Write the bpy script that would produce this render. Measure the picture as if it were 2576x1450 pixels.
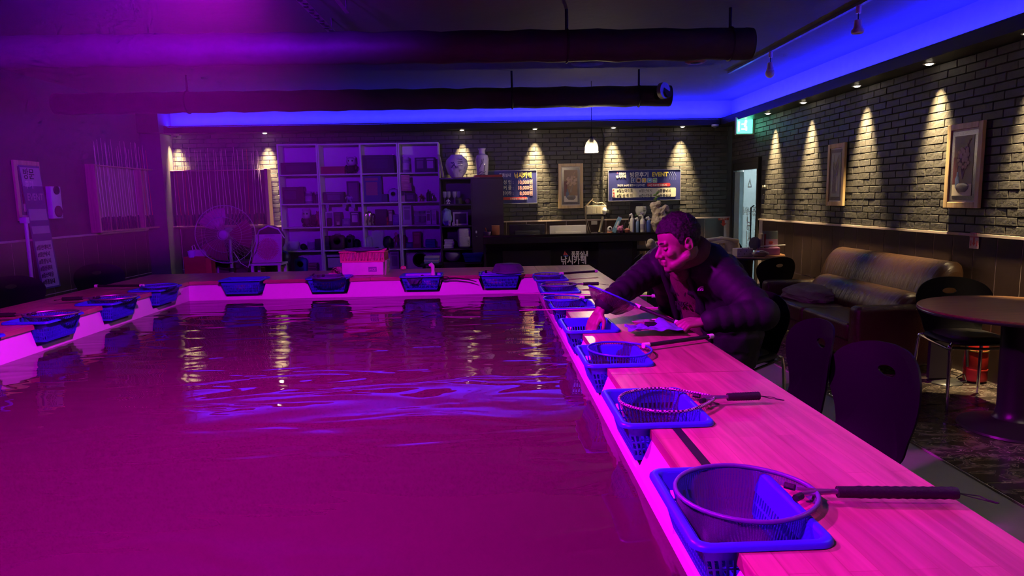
import bpy, bmesh, math, random
from mathutils import Vector, Matrix, Euler, noise
random.seed(7)
PI = math.pi
scene = bpy.context.scene
C = scene.collection
for o in list(bpy.data.objects): bpy.data.objects.remove(o)

# ------------------------------------------------------------------ camera
FPX, PITCH, ROLL, YAW, HC = 1696.39, 0.131186, 0.018892, 0.034147, 1.40
F_ = Vector((math.sin(YAW)*math.cos(PITCH), math.cos(YAW)*math.cos(PITCH), -math.sin(PITCH)))
R_ = Vector((math.cos(YAW), -math.sin(YAW), 0)); U_ = R_.cross(F_)
cx_ = R_*math.cos(ROLL) - U_*math.sin(ROLL); cy_ = R_*math.sin(ROLL) + U_*math.cos(ROLL)
cam = bpy.data.cameras.new('camera'); cam.lens = FPX/2576*36; cam.sensor_width = 36; cam.clip_start = 0.02; cam.clip_end = 60
camo = bpy.data.objects.new('camera', cam); C.objects.link(camo)
camo.matrix_world = Matrix(((cx_.x, cy_.x, -F_.x, 0), (cx_.y, cy_.y, -F_.y, 0), (cx_.z, cy_.z, -F_.z, HC), (0, 0, 0, 1)))
scene.camera = camo

# ------------------------------------------------------------------ world, exposure
w = bpy.data.worlds.new('world'); scene.world = w; w.use_nodes = True
w.node_tree.nodes['Background'].inputs[0].default_value = (0.05, 0.03, 0.08, 1)
w.node_tree.nodes['Background'].inputs[1].default_value = 0.05
scene.view_settings.view_transform = 'Standard'
scene.view_settings.look = 'None'
scene.view_settings.exposure = 0.0
scene.view_settings.gamma = 1.0
scene.view_settings.use_curve_mapping = False
scene.cycles.max_bounces = 4
scene.cycles.diffuse_bounces = 2
scene.cycles.glossy_bounces = 2
scene.cycles.transmission_bounces = 2
scene.cycles.volume_bounces = 0
scene.cycles.transparent_max_bounces = 6
scene.cycles.use_adaptive_sampling = True
scene.cycles.adaptive_threshold = 0.12
scene.cycles.adaptive_min_samples = 12
scene.cycles.sample_clamp_indirect = 4.0
scene.cycles.caustics_reflective = False
scene.cycles.caustics_refractive = False

# light settings of the place and of one added violet lamp (used by the builders of the lamps below)
POND_COL = (0.86, 0.002, 1.0)     # magenta pond floodlights
POND_W = 620.0
VIOLET = (0.20, 0.0, 1.0)         # added violet flood that tints the glare veil
VIOLET_W = 1450.0
COVE_COL = (0.010, 0.010, 1.0)     # blue LED tape in the cove
COVE_W = 24.0
WARM = (1.0, 0.74, 0.36)          # downlights in the cornice
SPOT_W = 760.0

# ------------------------------------------------------------------ room survey (metres)
XR, XL, YB, YF = 3.664, -4.82, 10.133, -1.6
ZT, ZL0, ZL1, ZC = 1.068, 2.41, 2.503, 2.786      # tile line, cornice bottom/top, ceiling
LIP = 0.25
CT = 0.732                                        # counter top height
CI_R, CO_R, CI_L, CO_L, CI_B, CO_B = 0.470, 1.005, -2.65, -3.30, 6.0, 6.70
WZ = 0.56                                         # water level
def ray(x, y):
    a, b = x-1288, y-725
    c, s = math.cos(ROLL), math.sin(ROLL)
    u, v = c*a-s*b, s*a+c*b
    return F_ + R_*(u/FPX) - U_*(v/FPX)
def G(x, y, z):
    d = ray(x, y); return Vector((0, 0, HC)) + d*((z-HC)/d.z)
def BY(x, y, Y):
    d = ray(x, y); return Vector((0, 0, HC)) + d*(Y/d.y)
def RX(x, y, X):
    d = ray(x, y); return Vector((0, 0, HC)) + d*(X/d.x)

# ------------------------------------------------------------------ materials
MATS = {}
def rgb(h):
    r, g, b = [int(h[i:i+2], 16)/255 for i in (0, 2, 4)]
    f = lambda c: c/12.92 if c <= .04045 else ((c+.055)/1.055)**2.4
    return (f(r), f(g), f(b))
def M(name, col=(.5, .5, .5), rough=.5, metal=0., var=.12, scale=14., bump=0., bscale=80., emit=None, es=0., trans=0., alpha=1., spec=.5, coat=0., ior=1.45, stretch=(1, 1, 1), sheen=0.):
    if name in MATS: return MATS[name]
    if isinstance(col, str): col = rgb(col)
    m = bpy.data.materials.new(name); m.use_nodes = True
    nt = m.node_tree; b = nt.nodes['Principled BSDF']; L = nt.links.new
    b.inputs['Roughness'].default_value = rough; b.inputs['Metallic'].default_value = metal
    b.inputs['Specular IOR Level'].default_value = spec; b.inputs['IOR'].default_value = ior
    b.inputs['Transmission Weight'].default_value = trans; b.inputs['Alpha'].default_value = alpha
    b.inputs['Coat Weight'].default_value = coat; b.inputs['Coat Roughness'].default_value = .1
    if sheen: b.inputs['Sheen Weight'].default_value = sheen
    tc = nt.nodes.new('ShaderNodeTexCoord'); mp = nt.nodes.new('ShaderNodeMapping'); mp.inputs['Scale'].default_value = stretch
    L(tc.outputs['Object'], mp.inputs[0])
    n = nt.nodes.new('ShaderNodeTexNoise'); n.inputs['Scale'].default_value = scale; n.inputs['Detail'].default_value = 4
    L(mp.outputs[0], n.inputs['Vector'])
    mix = nt.nodes.new('ShaderNodeMix'); mix.data_type = 'RGBA'
    mix.inputs[6].default_value = tuple(c*(1-var) for c in col)+(1,); mix.inputs[7].default_value = tuple(min(1, c*(1+var)) for c in col)+(1,)
    L(n.outputs[0], mix.inputs[0]); L(mix.outputs[2], b.inputs['Base Color'])
    if bump:
        n2 = nt.nodes.new('ShaderNodeTexNoise'); n2.inputs['Scale'].default_value = bscale; n2.inputs['Detail'].default_value = 5
        L(mp.outputs[0], n2.inputs['Vector'])
        bp = nt.nodes.new('ShaderNodeBump'); bp.inputs['Strength'].default_value = bump; bp.inputs['Distance'].default_value = .01
        L(n2.outputs[0], bp.inputs['Height']); L(bp.outputs[0], b.inputs['Normal'])
    if emit:
        b.inputs['Emission Color'].default_value = tuple(emit)+(1,); b.inputs['Emission Strength'].default_value = es
    MATS[name] = m; return m
def wood(name, c0, c1, axis=1, staves=0., rough=.35, sc=6., gap=.0):
    """wood grain along the given axis; staves > 0 adds glued strips of that width"""
    if name in MATS: return MATS[name]
    if isinstance(c0, str): c0 = rgb(c0)
    if isinstance(c1, str): c1 = rgb(c1)
    m = bpy.data.materials.new(name); m.use_nodes = True
    nt = m.node_tree; b = nt.nodes['Principled BSDF']; L = nt.links.new; N = nt.nodes.new
    b.inputs['Roughness'].default_value = rough
    tc = N('ShaderNodeTexCoord'); mp = N('ShaderNodeMapping')
    s = [sc*7]*3; s[axis] = sc*.45; mp.inputs['Scale'].default_value = s
    L(tc.outputs['Object'], mp.inputs[0])
    n = N('ShaderNodeTexNoise'); n.inputs['Scale'].default_value = 1.; n.inputs['Detail'].default_value = 6; n.inputs['Distortion'].default_value = .6
    L(mp.outputs[0], n.inputs['Vector'])
    mix = N('ShaderNodeMix'); mix.data_type = 'RGBA'; mix.inputs[6].default_value = c0+(1,); mix.inputs[7].default_value = c1+(1,)
    rp = N('ShaderNodeMapRange'); rp.inputs[1].default_value = .3; rp.inputs[2].default_value = .7
    L(n.outputs[0], rp.inputs[0]); L(rp.outputs[0], mix.inputs[0]); out = mix.outputs[2]
    if staves:
        mp2 = N('ShaderNodeMapping'); L(tc.outputs['Object'], mp2.inputs[0])
        if axis == 1: mp2.inputs['Rotation'].default_value = (0, 0, PI/2)
        br = N('ShaderNodeTexBrick'); br.offset = .37; br.inputs['Scale'].default_value = 1.; br.inputs['Brick Width'].default_value = .42
        br.inputs['Row Height'].default_value = staves; br.inputs['Mortar Size'].default_value = .0012; br.inputs['Bias'].default_value = 0
        br.inputs['Color1'].default_value = (.86, .86, .86, 1); br.inputs['Color2'].default_value = (1.1, 1.1, 1.1, 1); br.inputs['Mortar'].default_value = (.8, .75, .7, 1)
        L(mp2.outputs[0], br.inputs['Vector'])
        mu = N('ShaderNodeMix'); mu.data_type = 'RGBA'; mu.blend_type = 'MULTIPLY'; mu.inputs[0].default_value = 1
        L(out, mu.inputs[6]); L(br.outputs[0], mu.inputs[7]); out = mu.outputs[2]
    L(out, b.inputs['Base Color'])
    MATS[name] = m; return m

# ------------------------------------------------------------------ mesh helpers
class MB:
    def __init__(s): s.v = []; s.f = []
    def add(s, vs, fs, mt=None):
        k = len(s.v)
        s.v += [tuple((mt @ Vector(v)) if mt else v) for v in vs]
        s.f += [tuple(i+k for i in f) for f in fs]; return s
    def box(s, c, d, mt=None, bev=0., seg=2):
        x, y, z = c; a, b, e = d[0]/2, d[1]/2, d[2]/2
        vs = [(x+i*a, y+j*b, z+k*e) for k in (-1, 1) for j in (-1, 1) for i in (-1, 1)]
        fs = [(0, 2, 3, 1), (4, 5, 7, 6), (0, 1, 5, 4), (2, 6, 7, 3), (0, 4, 6, 2), (1, 3, 7, 5)]
        if bev <= 0: return s.add(vs, fs, mt)
        bm = bmesh.new(); bv = [bm.verts.new(v) for v in vs]
        for f in fs: bm.faces.new([bv[i] for i in f])
        bmesh.ops.bevel(bm, geom=bm.edges[:], offset=min(bev, a*.98, b*.98, e*.98), segments=seg, profile=.5, affect='EDGES')
        return s.bm(bm, mt)
    def bm(s, bm, mt=None):
        bm.verts.index_update(); s.add([tuple(v.co) for v in bm.verts], [[v.index for v in f.verts] for f in bm.faces], mt); bm.free(); return s
    def prism(s, poly, z0, z1, mt=None):
        n = len(poly); vs = [(p[0], p[1], z0) for p in poly]+[(p[0], p[1], z1) for p in poly]
        fs = [tuple(range(n-1, -1, -1)), tuple(range(n, 2*n))]+[(i, (i+1) % n, n+(i+1) % n, n+i) for i in range(n)]
        return s.add(vs, fs, mt)
    def tube(s, pts, r, seg=10, closed=False, caps=True, mt=None):
        pts = [Vector(p) for p in pts]; n = len(pts); rs = r if isinstance(r, (list, tuple)) else [r]*n
        vs = []; up = None
        for i, p in enumerate(pts):
            if closed: t = pts[(i+1) % n]-pts[i-1]
            else: t = pts[min(i+1, n-1)]-pts[max(i-1, 0)]
            if t.length < 1e-9: t = Vector((0, 0, 1))
            t.normalize()
            if up is None:
                up = Vector((0, 0, 1)) if abs(t.z) < .9 else Vector((1, 0, 0))
            a = up-t*up.dot(t)
            if a.length < 1e-6: a = t.orthogonal()
            a.normalize(); up = a; b = t.cross(a)
            vs += [tuple(p+(a*math.cos(2*PI*k/seg)+b*math.sin(2*PI*k/seg))*rs[i]) for k in range(seg)]
        fs = []
        for i in range(n if closed else n-1):
            j = (i+1) % n
            fs += [(i*seg+k, i*seg+(k+1) % seg, j*seg+(k+1) % seg, j*seg+k) for k in range(seg)]
        if caps and not closed: fs += [tuple(range(seg-1, -1, -1)), tuple((n-1)*seg+k for k in range(seg))]
        return s.add(vs, fs, mt)
    def cyl(s, p0, p1, r0, r1=None, seg=16, mt=None): return s.tube([p0, p1], [r0, r0 if r1 is None else r1], seg, mt=mt)
    def lathe(s, prof, c=(0, 0, 0), seg=24, mt=None):
        vs = []; fs = []; n = len(prof)
        for r, z in prof: vs += [(c[0]+r*math.cos(2*PI*k/seg), c[1]+r*math.sin(2*PI*k/seg), c[2]+z) for k in range(seg)]
        for i in range(n-1): fs += [(i*seg+k, i*seg+(k+1) % seg, (i+1)*seg+(k+1) % seg, (i+1)*seg+k) for k in range(seg)]
        if prof[0][0] > 1e-5: fs.append(tuple(range(seg-1, -1, -1)))
        if prof[-1][0] > 1e-5: fs.append(tuple((n-1)*seg+k for k in range(seg)))
        return s.add(vs, fs, mt)
    def ell(s, c, r, mt=None, sub=3):
        bm = bmesh.new(); bmesh.ops.create_icosphere(bm, subdivisions=sub, radius=1)
        r = r if isinstance(r, (tuple, list)) else (r, r, r)
        for v in bm.verts: v.co = Vector((v.co.x*r[0]+c[0], v.co.y*r[1]+c[1], v.co.z*r[2]+c[2]))
        return s.bm(bm, mt)
    def cap(s, p0, p1, r0, r1=None):
        """tapered capsule, closed"""
        r1 = r0 if r1 is None else r1; bm = bmesh.new()
        for p, r in ((p0, r0), (p1, r1)):
            t = bmesh.ops.create_icosphere(bm, subdivisions=2, radius=r, matrix=Matrix.Translation(p))
        g = bmesh.ops.convex_hull(bm, input=bm.verts[:])
        bmesh.ops.delete(bm, geom=list({e for e in g['geom_interior'] if isinstance(e, bmesh.types.BMVert)}), context='VERTS')
        return s.bm(bm)
    def shift(s, d): s.v = [(v[0]+d[0], v[1]+d[1], v[2]+d[2]) for v in s.v]; return s
    def mesh(s, name, smooth=False, ang=40):
        me = bpy.data.meshes.new(name); me.from_pydata(s.v, [], s.f); me.validate(); me.update()
        if smooth:
            me.shade_smooth()
            try: me.set_sharp_from_angle(angle=math.radians(ang))
            except Exception: pass
        return me
def R3(x=0, y=0, z=0, loc=(0, 0, 0), sc=1.): return Matrix.Translation(loc) @ Euler((x, y, z)).to_matrix().to_4x4() @ Matrix.Scale(sc, 4)
def link(name, me, mat, parent=None, loc=(0, 0, 0), rot=(0, 0, 0)):
    if mat is not None and not me.materials: me.materials.append(mat)
    o = bpy.data.objects.new(name, me); C.objects.link(o); o.location = loc; o.rotation_euler = rot
    if parent: o.parent = parent
    return o
def obj(name, mb, mat, parent=None, smooth=False, ang=40, world=False):
    """one mesh object; world=True: coordinates are world ones and the parent's place is subtracted"""
    if world and parent is not None:
        p = parent; off = Vector((0, 0, 0))
        while p is not None: off += Vector(p.location); p = p.parent
        mb.shift(-off)
    return link(name, mb.mesh(name, smooth, ang), mat, parent)
def tag(o, label=None, cat=None, group=None, kind=None):
    if label: o['label'] = label
    if cat: o['category'] = cat
    if group: o['group'] = group
    if kind: o['kind'] = kind
    return o
def thing(name, label, cat, loc=(0, 0, 0), rz=0., group=None):
    o = bpy.data.objects.new(name, None); C.objects.link(o); o.empty_display_size = .05
    o.location = loc; o.rotation_euler = (0, 0, rz); return tag(o, label, cat, group)
def struct(name, mb, mat, smooth=False): return tag(obj(name, mb, mat, None, smooth), kind='structure')
def dup(root, loc, rz=None, label=None, group=None):
    def cp(o, parent):
        c = o.copy(); C.objects.link(c); c.parent = parent
        for ch in o.children: cp(ch, c)
        return c
    r = cp(root, None); r.location = loc
    if rz is not None: r.rotation_euler = (0, 0, rz)
    if label: r['label'] = label
    if group: r['group'] = group
    return r
TMP = bpy.data.scenes.new('tmp_build')
def tmp_eval(t):
    with bpy.context.temp_override(scene=TMP, view_layer=TMP.view_layers[0]):
        dg = bpy.context.evaluated_depsgraph_get(); dg.update()
    return bpy.data.meshes.new_from_object(t.evaluated_get(dg))
def bake(name, mb, mods, smooth=True, ang=60):
    """mesh with modifiers applied"""
    me = mb.mesh(name); t = bpy.data.objects.new('t', me); TMP.collection.objects.link(t)
    for ty, kw in mods:
        m = t.modifiers.new(ty, ty)
        for k, v in kw.items(): setattr(m, k, v)
    out = tmp_eval(t); out.name = name
    bpy.data.objects.remove(t); bpy.data.meshes.remove(me)
    if smooth:
        out.shade_smooth()
        try: out.set_sharp_from_angle(angle=math.radians(ang))
        except Exception: pass
    return out
def text(name, body, size, mat, parent, origin, xdir, ydir, bold=0., depth=.0015, align='LEFT', sx=1., world=True):
    """flat lettering: xdir/ydir are the writing directions"""
    cu = bpy.data.curves.new('t', 'FONT'); cu.body = body; cu.size = size; cu.extrude = depth; cu.offset = bold; cu.align_x = align; cu.resolution_u = 3
    t = bpy.data.objects.new('t', cu); TMP.collection.objects.link(t)
    me = tmp_eval(t); me.name = name
    bpy.data.objects.remove(t); bpy.data.curves.remove(cu)
    x = Vector(xdir).normalized(); y = Vector(ydir).normalized(); z = x.cross(y)
    o = Vector(origin)
    if world and parent is not None:
        p = parent
        while p is not None: o = o-Vector(p.location); p = p.parent
    for v in me.vertices: v.co = o + x*(v.co.x*sx) + y*v.co.y + z*v.co.z
    me.update(); return link(name, me, mat, parent)
def lamp(name, kind, loc, energy, col, parent=None, **kw):
    l = bpy.data.lights.new(name, kind); l.energy = energy; l.color = col
    for k, v in kw.items(): setattr(l, k, v)
    o = bpy.data.objects.new(name, l); C.objects.link(o); o.location = loc
    if parent: o.parent = parent
    return o
# ================================================================== LAMPS OF THE PLACE, PLUS AN ADDED VIOLET ONE
# magenta pond floodlights hung from the ceiling above the pool
m_house = M('lamp housing', (.03, .03, .035), .4, .6)
m_magenta = M('magenta lens', (.9, .1, .8), .3, emit=POND_COL, es=14)
for i, (x, y, z, e, tilt, cone) in enumerate([(-0.70, .55, 2.42, .62, .08, 125), (-0.9, 2.55, 2.46, 1.0, .14, 138)]):
    t = thing('pond_floodlight', ['magenta flood lamp hanging over the pool by the camera end', 'magenta flood lamp hanging over the middle of the pool'][i], 'lamp', (x, y, z))
    mb = MB(); mb.box((0, 0, .05), (.22, .16, .05), bev=.015); obj('housing', mb, m_house, t, True)
    mb = MB(); mb.lathe([(.0, -.03), (.05, -.028), (.075, -.01), (.08, .02)], seg=20); obj('lens', mb, m_magenta, t, True)
    mb = MB(); mb.cyl((0, 0, .07), (0, 0, ZC-z), .008, seg=8); obj('hanger', mb, m_house, t)
    l = lamp('pond_light', 'SPOT', (0, 0, -.06), POND_W*e, POND_COL, t, shadow_soft_size=.09, spot_size=math.radians(cone), spot_blend=.35); l.rotation_euler = (tilt, 0, 0)
# added unseen violet flood, put in to light the glare veil along the ceiling
t = thing('added_violet_flood', 'added unseen violet flood lamp that lights the glare veil', 'lamp', (-1.45, 2.45, 2.42))
mb = MB(); mb.box((0, -.05, .03), (.22, .07, .16), bev=.015); obj('housing', mb, m_house, t, True)
mb = MB(); mb.box((0, -.013, .03), (.18, .006, .12), bev=.002); obj('lens', mb, M('added violet lens', (.5, .1, .9), .3, emit=VIOLET, es=8), t, True)
mb = MB(); mb.cyl((0, -.05, .10), (0, -.05, ZC-2.42), .008, seg=8); obj('hanger', mb, m_house, t)
l = lamp('added_violet_light', 'SPOT', (0, .03, .03), VIOLET_W, VIOLET, t, shadow_soft_size=.10, spot_size=math.radians(100), spot_blend=1.); l.rotation_euler = Vector((-.40, 1, .40)).to_track_quat('-Z', 'Y').to_euler()
# blue LED tape on the cornice
m_blue = M('blue LED', (.05, .1, .9), .4, emit=COVE_COL, es=9)
tr = thing('cove_led_strip', 'blue LED tape running along the cornice of the framed-picture wall', 'led strip', (XR-.12, 4.3, ZL1))
mb = MB(); mb.box((0, 0, .006), (.012, 11.2, .008)); obj('tape', mb, m_blue, tr)
l = lamp('cove_light', 'AREA', (0, 0, .015), COVE_W*11.2, COVE_COL, tr, shape='RECTANGLE', size=.05, size_y=11.2); l.rotation_euler = (PI, 0, 0)
tb = thing('cove_led_strip', 'blue LED tape running along the cornice above the bookcases', 'led strip', ((XR+XL)/2, YB-.12, ZL1))
mb = MB(); mb.box((0, 0, .006), (8.2, .012, .008)); obj('tape', mb, m_blue, tb)
l = lamp('cove_light', 'AREA', (0, 0, .015), COVE_W*8.2, COVE_COL, tb, shape='RECTANGLE', size=8.2, size_y=.05); l.rotation_euler = (PI, 0, 0)
# round ceiling lamp above the seating, behind the edge of the picture
t = thing('ceiling_lamp', 'round warm ceiling lamp above the seating, out of the frame', 'lamp', (3.05, 1.75, ZC))
mb = MB(); mb.lathe([(.16, 0), (.16, -.035), (.14, -.04)], seg=28); obj('body', mb, m_house, t, True)
mb = MB(); mb.lathe([(0, -.055), (.08, -.052), (.14, -.038)], seg=28); obj('diffuser', mb, M('lamp diffuser', (.9, .85, .75), .4, emit=(1., .82, .58), es=3), t, True)
lamp('ceiling_light', 'SPOT', (0, 0, -.07), 95, (1., .80, .56), t, shadow_soft_size=.12, spot_size=math.radians(130), spot_blend=.9)
# recessed downlights in the cornice soffit
m_dl = M('downlight lens', (1, .9, .7), .4, emit=(1.0, .86, .62), es=14)
m_dlr = M('downlight ring', (.5, .48, .45), .35, .3)
def downlight(x, y, dx, dy, label):
    t = thing('downlight', label, 'downlight', (x, y, ZL0), group='recessed downlights in the cornice')
    mb = MB(); mb.lathe([(.030, -.004), (.043, -.006), (.046, .0)], seg=20); obj('ring', mb, m_dlr, t, True)
    mb = MB(); mb.lathe([(0, -.016), (.018, -.013), (.030, -.005)], seg=16); obj('lens', mb, m_dl, t)
    l = lamp('spot', 'SPOT', (0, 0, -.022), SPOT_W, WARM, t, spot_size=math.radians(43), spot_blend=1., shadow_soft_size=.04)
    l.rotation_euler = Vector((dx, dy, -1)).to_track_quat('-Z', 'Y').to_euler()
for i, y in enumerate((2.3, 3.37, 4.44, 5.44, 6.5, 7.6, 8.56, 1.2)):
    downlight(XR-.115, y, .10, 0, 'warm downlight in the cornice of the picture wall, behind the viewer' if i == 7 else 'warm downlight in the cornice of the picture wall, beside the viewer' if i == 0 else 'warm downlight in the cornice of the picture wall, just out of the frame' if i == 1 else
        ['', '', 'warm downlight in the cornice, just camera-side of the large framed picture', 'warm downlight in the cornice, just beyond the large framed picture', 'warm downlight in the cornice above the narrow framed picture', 'warm downlight in the cornice second from the exit sign', 'warm downlight in the cornice beside the exit sign'][i])
for i, x in enumerate((-4.46, -3.17, -.34, .72, 1.87, 2.89)):
    downlight(x, YB-.115, 0, .10, ['warm downlight in the corner above the rod rack', 'warm downlight above the gap between rod rack and bookcase', 'warm downlight above the two porcelain vases', 'warm downlight above the price board', 'warm downlight beside the pendant lamp and black cable', 'warm downlight above the event board'][i])

# ================================================================== STRUCTURE
m_brick = M('black painted brick', (.070, .066, .062), .55, var=.25, scale=6, bump=.35, bscale=45)
m_mortar = M('black painted joints', (.050, .047, .045), .7)
m_tile = M('brown wall tile', (.055, .033, .030), .30, var=.3, scale=4, bump=.06, bscale=30)
m_grout = M('pale grout', (.62, .50, .44), .8)
m_ceil = M('dark painted ceiling', (.095, .085, .09), .75, var=.25, scale=1.6, bump=.25, bscale=14)
m_upper = M('upper wall paint', (.30, .28, .30), .7, bump=.2, bscale=10)
m_dark = M('near black paint', (.022, .02, .022), .45)
m_conc = M('grey walkway floor', (.19, .18, .165), .5, var=.2, scale=3, bump=.08, bscale=60)

mb = MB(); mb.box(((XL+XR)/2, (YB+YF)/2, -.06), (XR-XL+.4, YB-YF+.4, .1)); fl = struct('floor', mb, m_conc)
mb = MB(); mb.box(((XL+XR)/2, (YB+YF)/2, ZC+.05), (XR-XL+.4, YB-YF+.4, .1)); struct('ceiling', mb, m_ceil)
mb = MB(); mb.box((XL-.06, (YB+YF)/2, ZC/2), (.1, YB-YF+.2, ZC)); wl = struct('wall_left', mb, m_mortar)
mb = MB(); mb.box(((XL+XR)/2, YB+.06, ZC/2), (XR-XL+.2, .1, ZC)); wb = struct('wall_back', mb, m_mortar)
mb = MB(); mb.box(((XL+XR)/2, YF-.06, ZC/2), (XR-XL+.2, .1, ZC)); struct('wall_front', mb, m_mortar)
DY0, DY1, DZ = 9.06, 9.93, 1.85            # doorway in the picture wall, next to the corner
mb = MB()
mb.box((XR+.06, (DY0+YF)/2, ZC/2), (.1, DY0-YF, ZC)); mb.box((XR+.06, (DY0+DY1)/2, (DZ+ZC)/2), (.1, DY1-DY0, ZC-DZ)); mb.box((XR+.06, (DY1+YB)/2, ZC/2), (.1, YB-DY1, ZC))
wr = struct('wall_right', mb, m_mortar)
# upper wall band behind the cove, painted lighter than the bricks
mb = MB(); mb.box((0, 0, 0), (.012, YB-YF, ZC-ZL1)); o = obj('upper_band', mb.shift((XR-.003, (YB+YF)/2, (ZC+ZL1)/2)), m_upper, wr)
mb = MB(); mb.box((0, 0, 0), (XR-XL, .012, ZC-ZL1)); o = obj('upper_band', mb.shift(((XR+XL)/2, YB-.003, (ZC+ZL1)/2)), m_upper, wb)
# cornice (light shelf) along two walls
mb = MB(); mb.box((XR-LIP/2, (YB+YF)/2, (ZL0+ZL1)/2-.004), (LIP, YB-YF, ZL1-ZL0-.008)); mb.box((XR-LIP+.006, (YB+YF)/2, ZL1), (.012, YB-YF, .012)); struct('trim_1', mb, m_dark)
mb = MB(); mb.box(((XL+.22+XR-LIP)/2, YB-LIP/2, (ZL0+ZL1)/2-.004), (XR-LIP-XL-.22, LIP, ZL1-ZL0-.008)); mb.box(((XL+.22+XR-LIP)/2, YB-LIP+.006, ZL1), (XR-LIP-XL-.22, .012, .012)); struct('trim_2', mb, m_dark)
# bricks: course 62.5 mm, brick 200 mm
CH, BL = .0632, .205
def brick_mesh(lx, lz, d=.008, i=.005):
    a, b = lx/2-.001, lz/2-.001
    mb = MB(); vs = [(-a, 0, -b), (a, 0, -b), (a, 0, b), (-a, 0, b), (-a+i, -d, -b+i), (a-i, -d, -b+i), (a-i, -d, b-i), (-a+i, -d, b-i)]
    return mb.add(vs, [(4, 5, 6, 7), (0, 1, 5, 4), (1, 2, 6, 5), (2, 3, 7, 6), (3, 0, 4, 7)])
bm_full = brick_mesh(BL, CH).mesh('brick'); bm_full.materials.append(m_brick)
rows = int((ZL0-ZT-.004)/CH)
def bricks(wall, along, x0, x1, face, order, skip):
    """face: fixed coordinate; along 'x' (back wall, facing -y) or 'y' (picture wall, facing -x)"""
    cells = []
    for r in range(rows):
        z = ZT+.014+CH*(r+.5); off = (r % 2)*BL/2; k = 0; s = x0-BL+off
        while s < x1+BL:
            c = s+BL/2; s += BL
            if c-BL/2 < x0 or c+BL/2 > x1: continue
            if skip(c, z): continue
            cells.append((c, z))
    cells.sort(key=order); rest = MB()
    for k, (c, z) in enumerate(cells):
        j = random.uniform(-.0015, .0015); a = random.uniform(-.012, .012)
        if along == 'x': mt = Matrix.Translation((c, face+j, z)) @ Euler((random.uniform(-.03, .03), a*.5, a)).to_matrix().to_4x4()
        else: mt = Matrix.Translation((face+j, c, z)) @ Euler((0, 0, -PI/2)).to_matrix().to_4x4() @ Euler((random.uniform(-.03, .03), a*.5, a)).to_matrix().to_4x4()
        if k < 300:
            o = bpy.data.objects.new('brick', bm_full); C.objects.link(o); o.parent = wall; o.matrix_local = mt
        else: rest.add([tuple(v.co) for v in bm_full.vertices], [tuple(p.vertices) for p in bm_full.polygons], mt)
    tag(obj('brick_courses', rest, m_brick, wall), kind='stuff')
bricks(wr, 'y', -1.5, YB-.01, XR, lambda c: abs(c[0]-4.9) if c[0] > 3.0 else 50, lambda c, z: DY0-.12 < c < DY1+.12 and z < DZ+.06)
bricks(wb, 'x', XL+.02, XR-.01, YB, lambda c: abs(c[0]-1.9), lambda c, z: False)
# brown wainscot tiles, .30 x .60, pale grout line above
TW = .232
mb = MB(); mb.box((0, 0, 0), (.02, DY0-YF, .02)); mb.shift((XR-.008, (DY0+YF)/2, ZT)); obj('tile_trim', mb, m_grout, wr)
mb = MB(); mb.box((0, 0, 0), (XR-XL, .02, .02)); mb.shift(((XR+XL)/2, YB-.008, ZT)); obj('tile_trim', mb, m_grout, wb)
mb = MB(); mb.box((0, 0, 0), (.02, YB-YF, .02)); mb.shift((XL+.008, (YB+YF)/2, ZT)); obj('tile_trim', mb, m_grout, wl)
for w_, n in ((wr, 0), (wb, 1), (wl, 2)):
    mb = MB()
    if n == 0: mb.box((XR+.004, (DY0+YF)/2, ZT/2), (.012, DY0-YF, ZT))
    if n == 1: mb.box(((XL+XR)/2, YB+.004, ZT/2), (XR-XL, .012, ZT))
    if n == 2: mb.box((XL-.004, (YB+YF)/2, ZT/2), (.012, YB-YF, ZT))
    obj('grout', mb, m_grout, w_)
def tile_mesh(lx, lz): return brick_mesh(lx+.002, lz+.002, .0028, .0008).mesh('tile')
TH = .60
tmesh = {}
def tiles(wall, along, s0, s1, face, stepw, rz):
    s = s0
    while s+stepw <= s1+.001:
        for z0, z1 in ((ZT-.01-TH, ZT-.01), (.0, ZT-.01-TH)):
            k = (round(stepw, 3), round(z1-z0, 3))
            if k not in tmesh: tmesh[k] = tile_mesh(stepw-.007, z1-z0-.007); tmesh[k].materials.append(m_tile)
            o = bpy.data.objects.new('tile', tmesh[k]); C.objects.link(o); o.parent = wall
            c = s+stepw/2
            o.location = (c, face, (z0+z1)/2) if along == 'x' else (face, c, (z0+z1)/2)
            o.rotation_euler = (0, 0, rz)
        s += stepw
tiles(wr, 'y', 2.4, DY0-.1, XR-.002, TW, -PI/2)
tiles(wb, 'x', XL, XR, YB-.002, .3, 0)
tiles(wl, 'y', 4.6, YB, XL+.002, .3, PI/2)
# corner pillar by the rod rack
mb = MB(); mb.box((XL+.14, YB-.18, 1.2), (.28, .36, 2.4)); mb.box((XL+.14, YB-.2, 2.6), (.30, .40, .38)); struct('pillar', mb, M('pillar plaster', (.10, .092, .09), .7, bump=.2))

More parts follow.
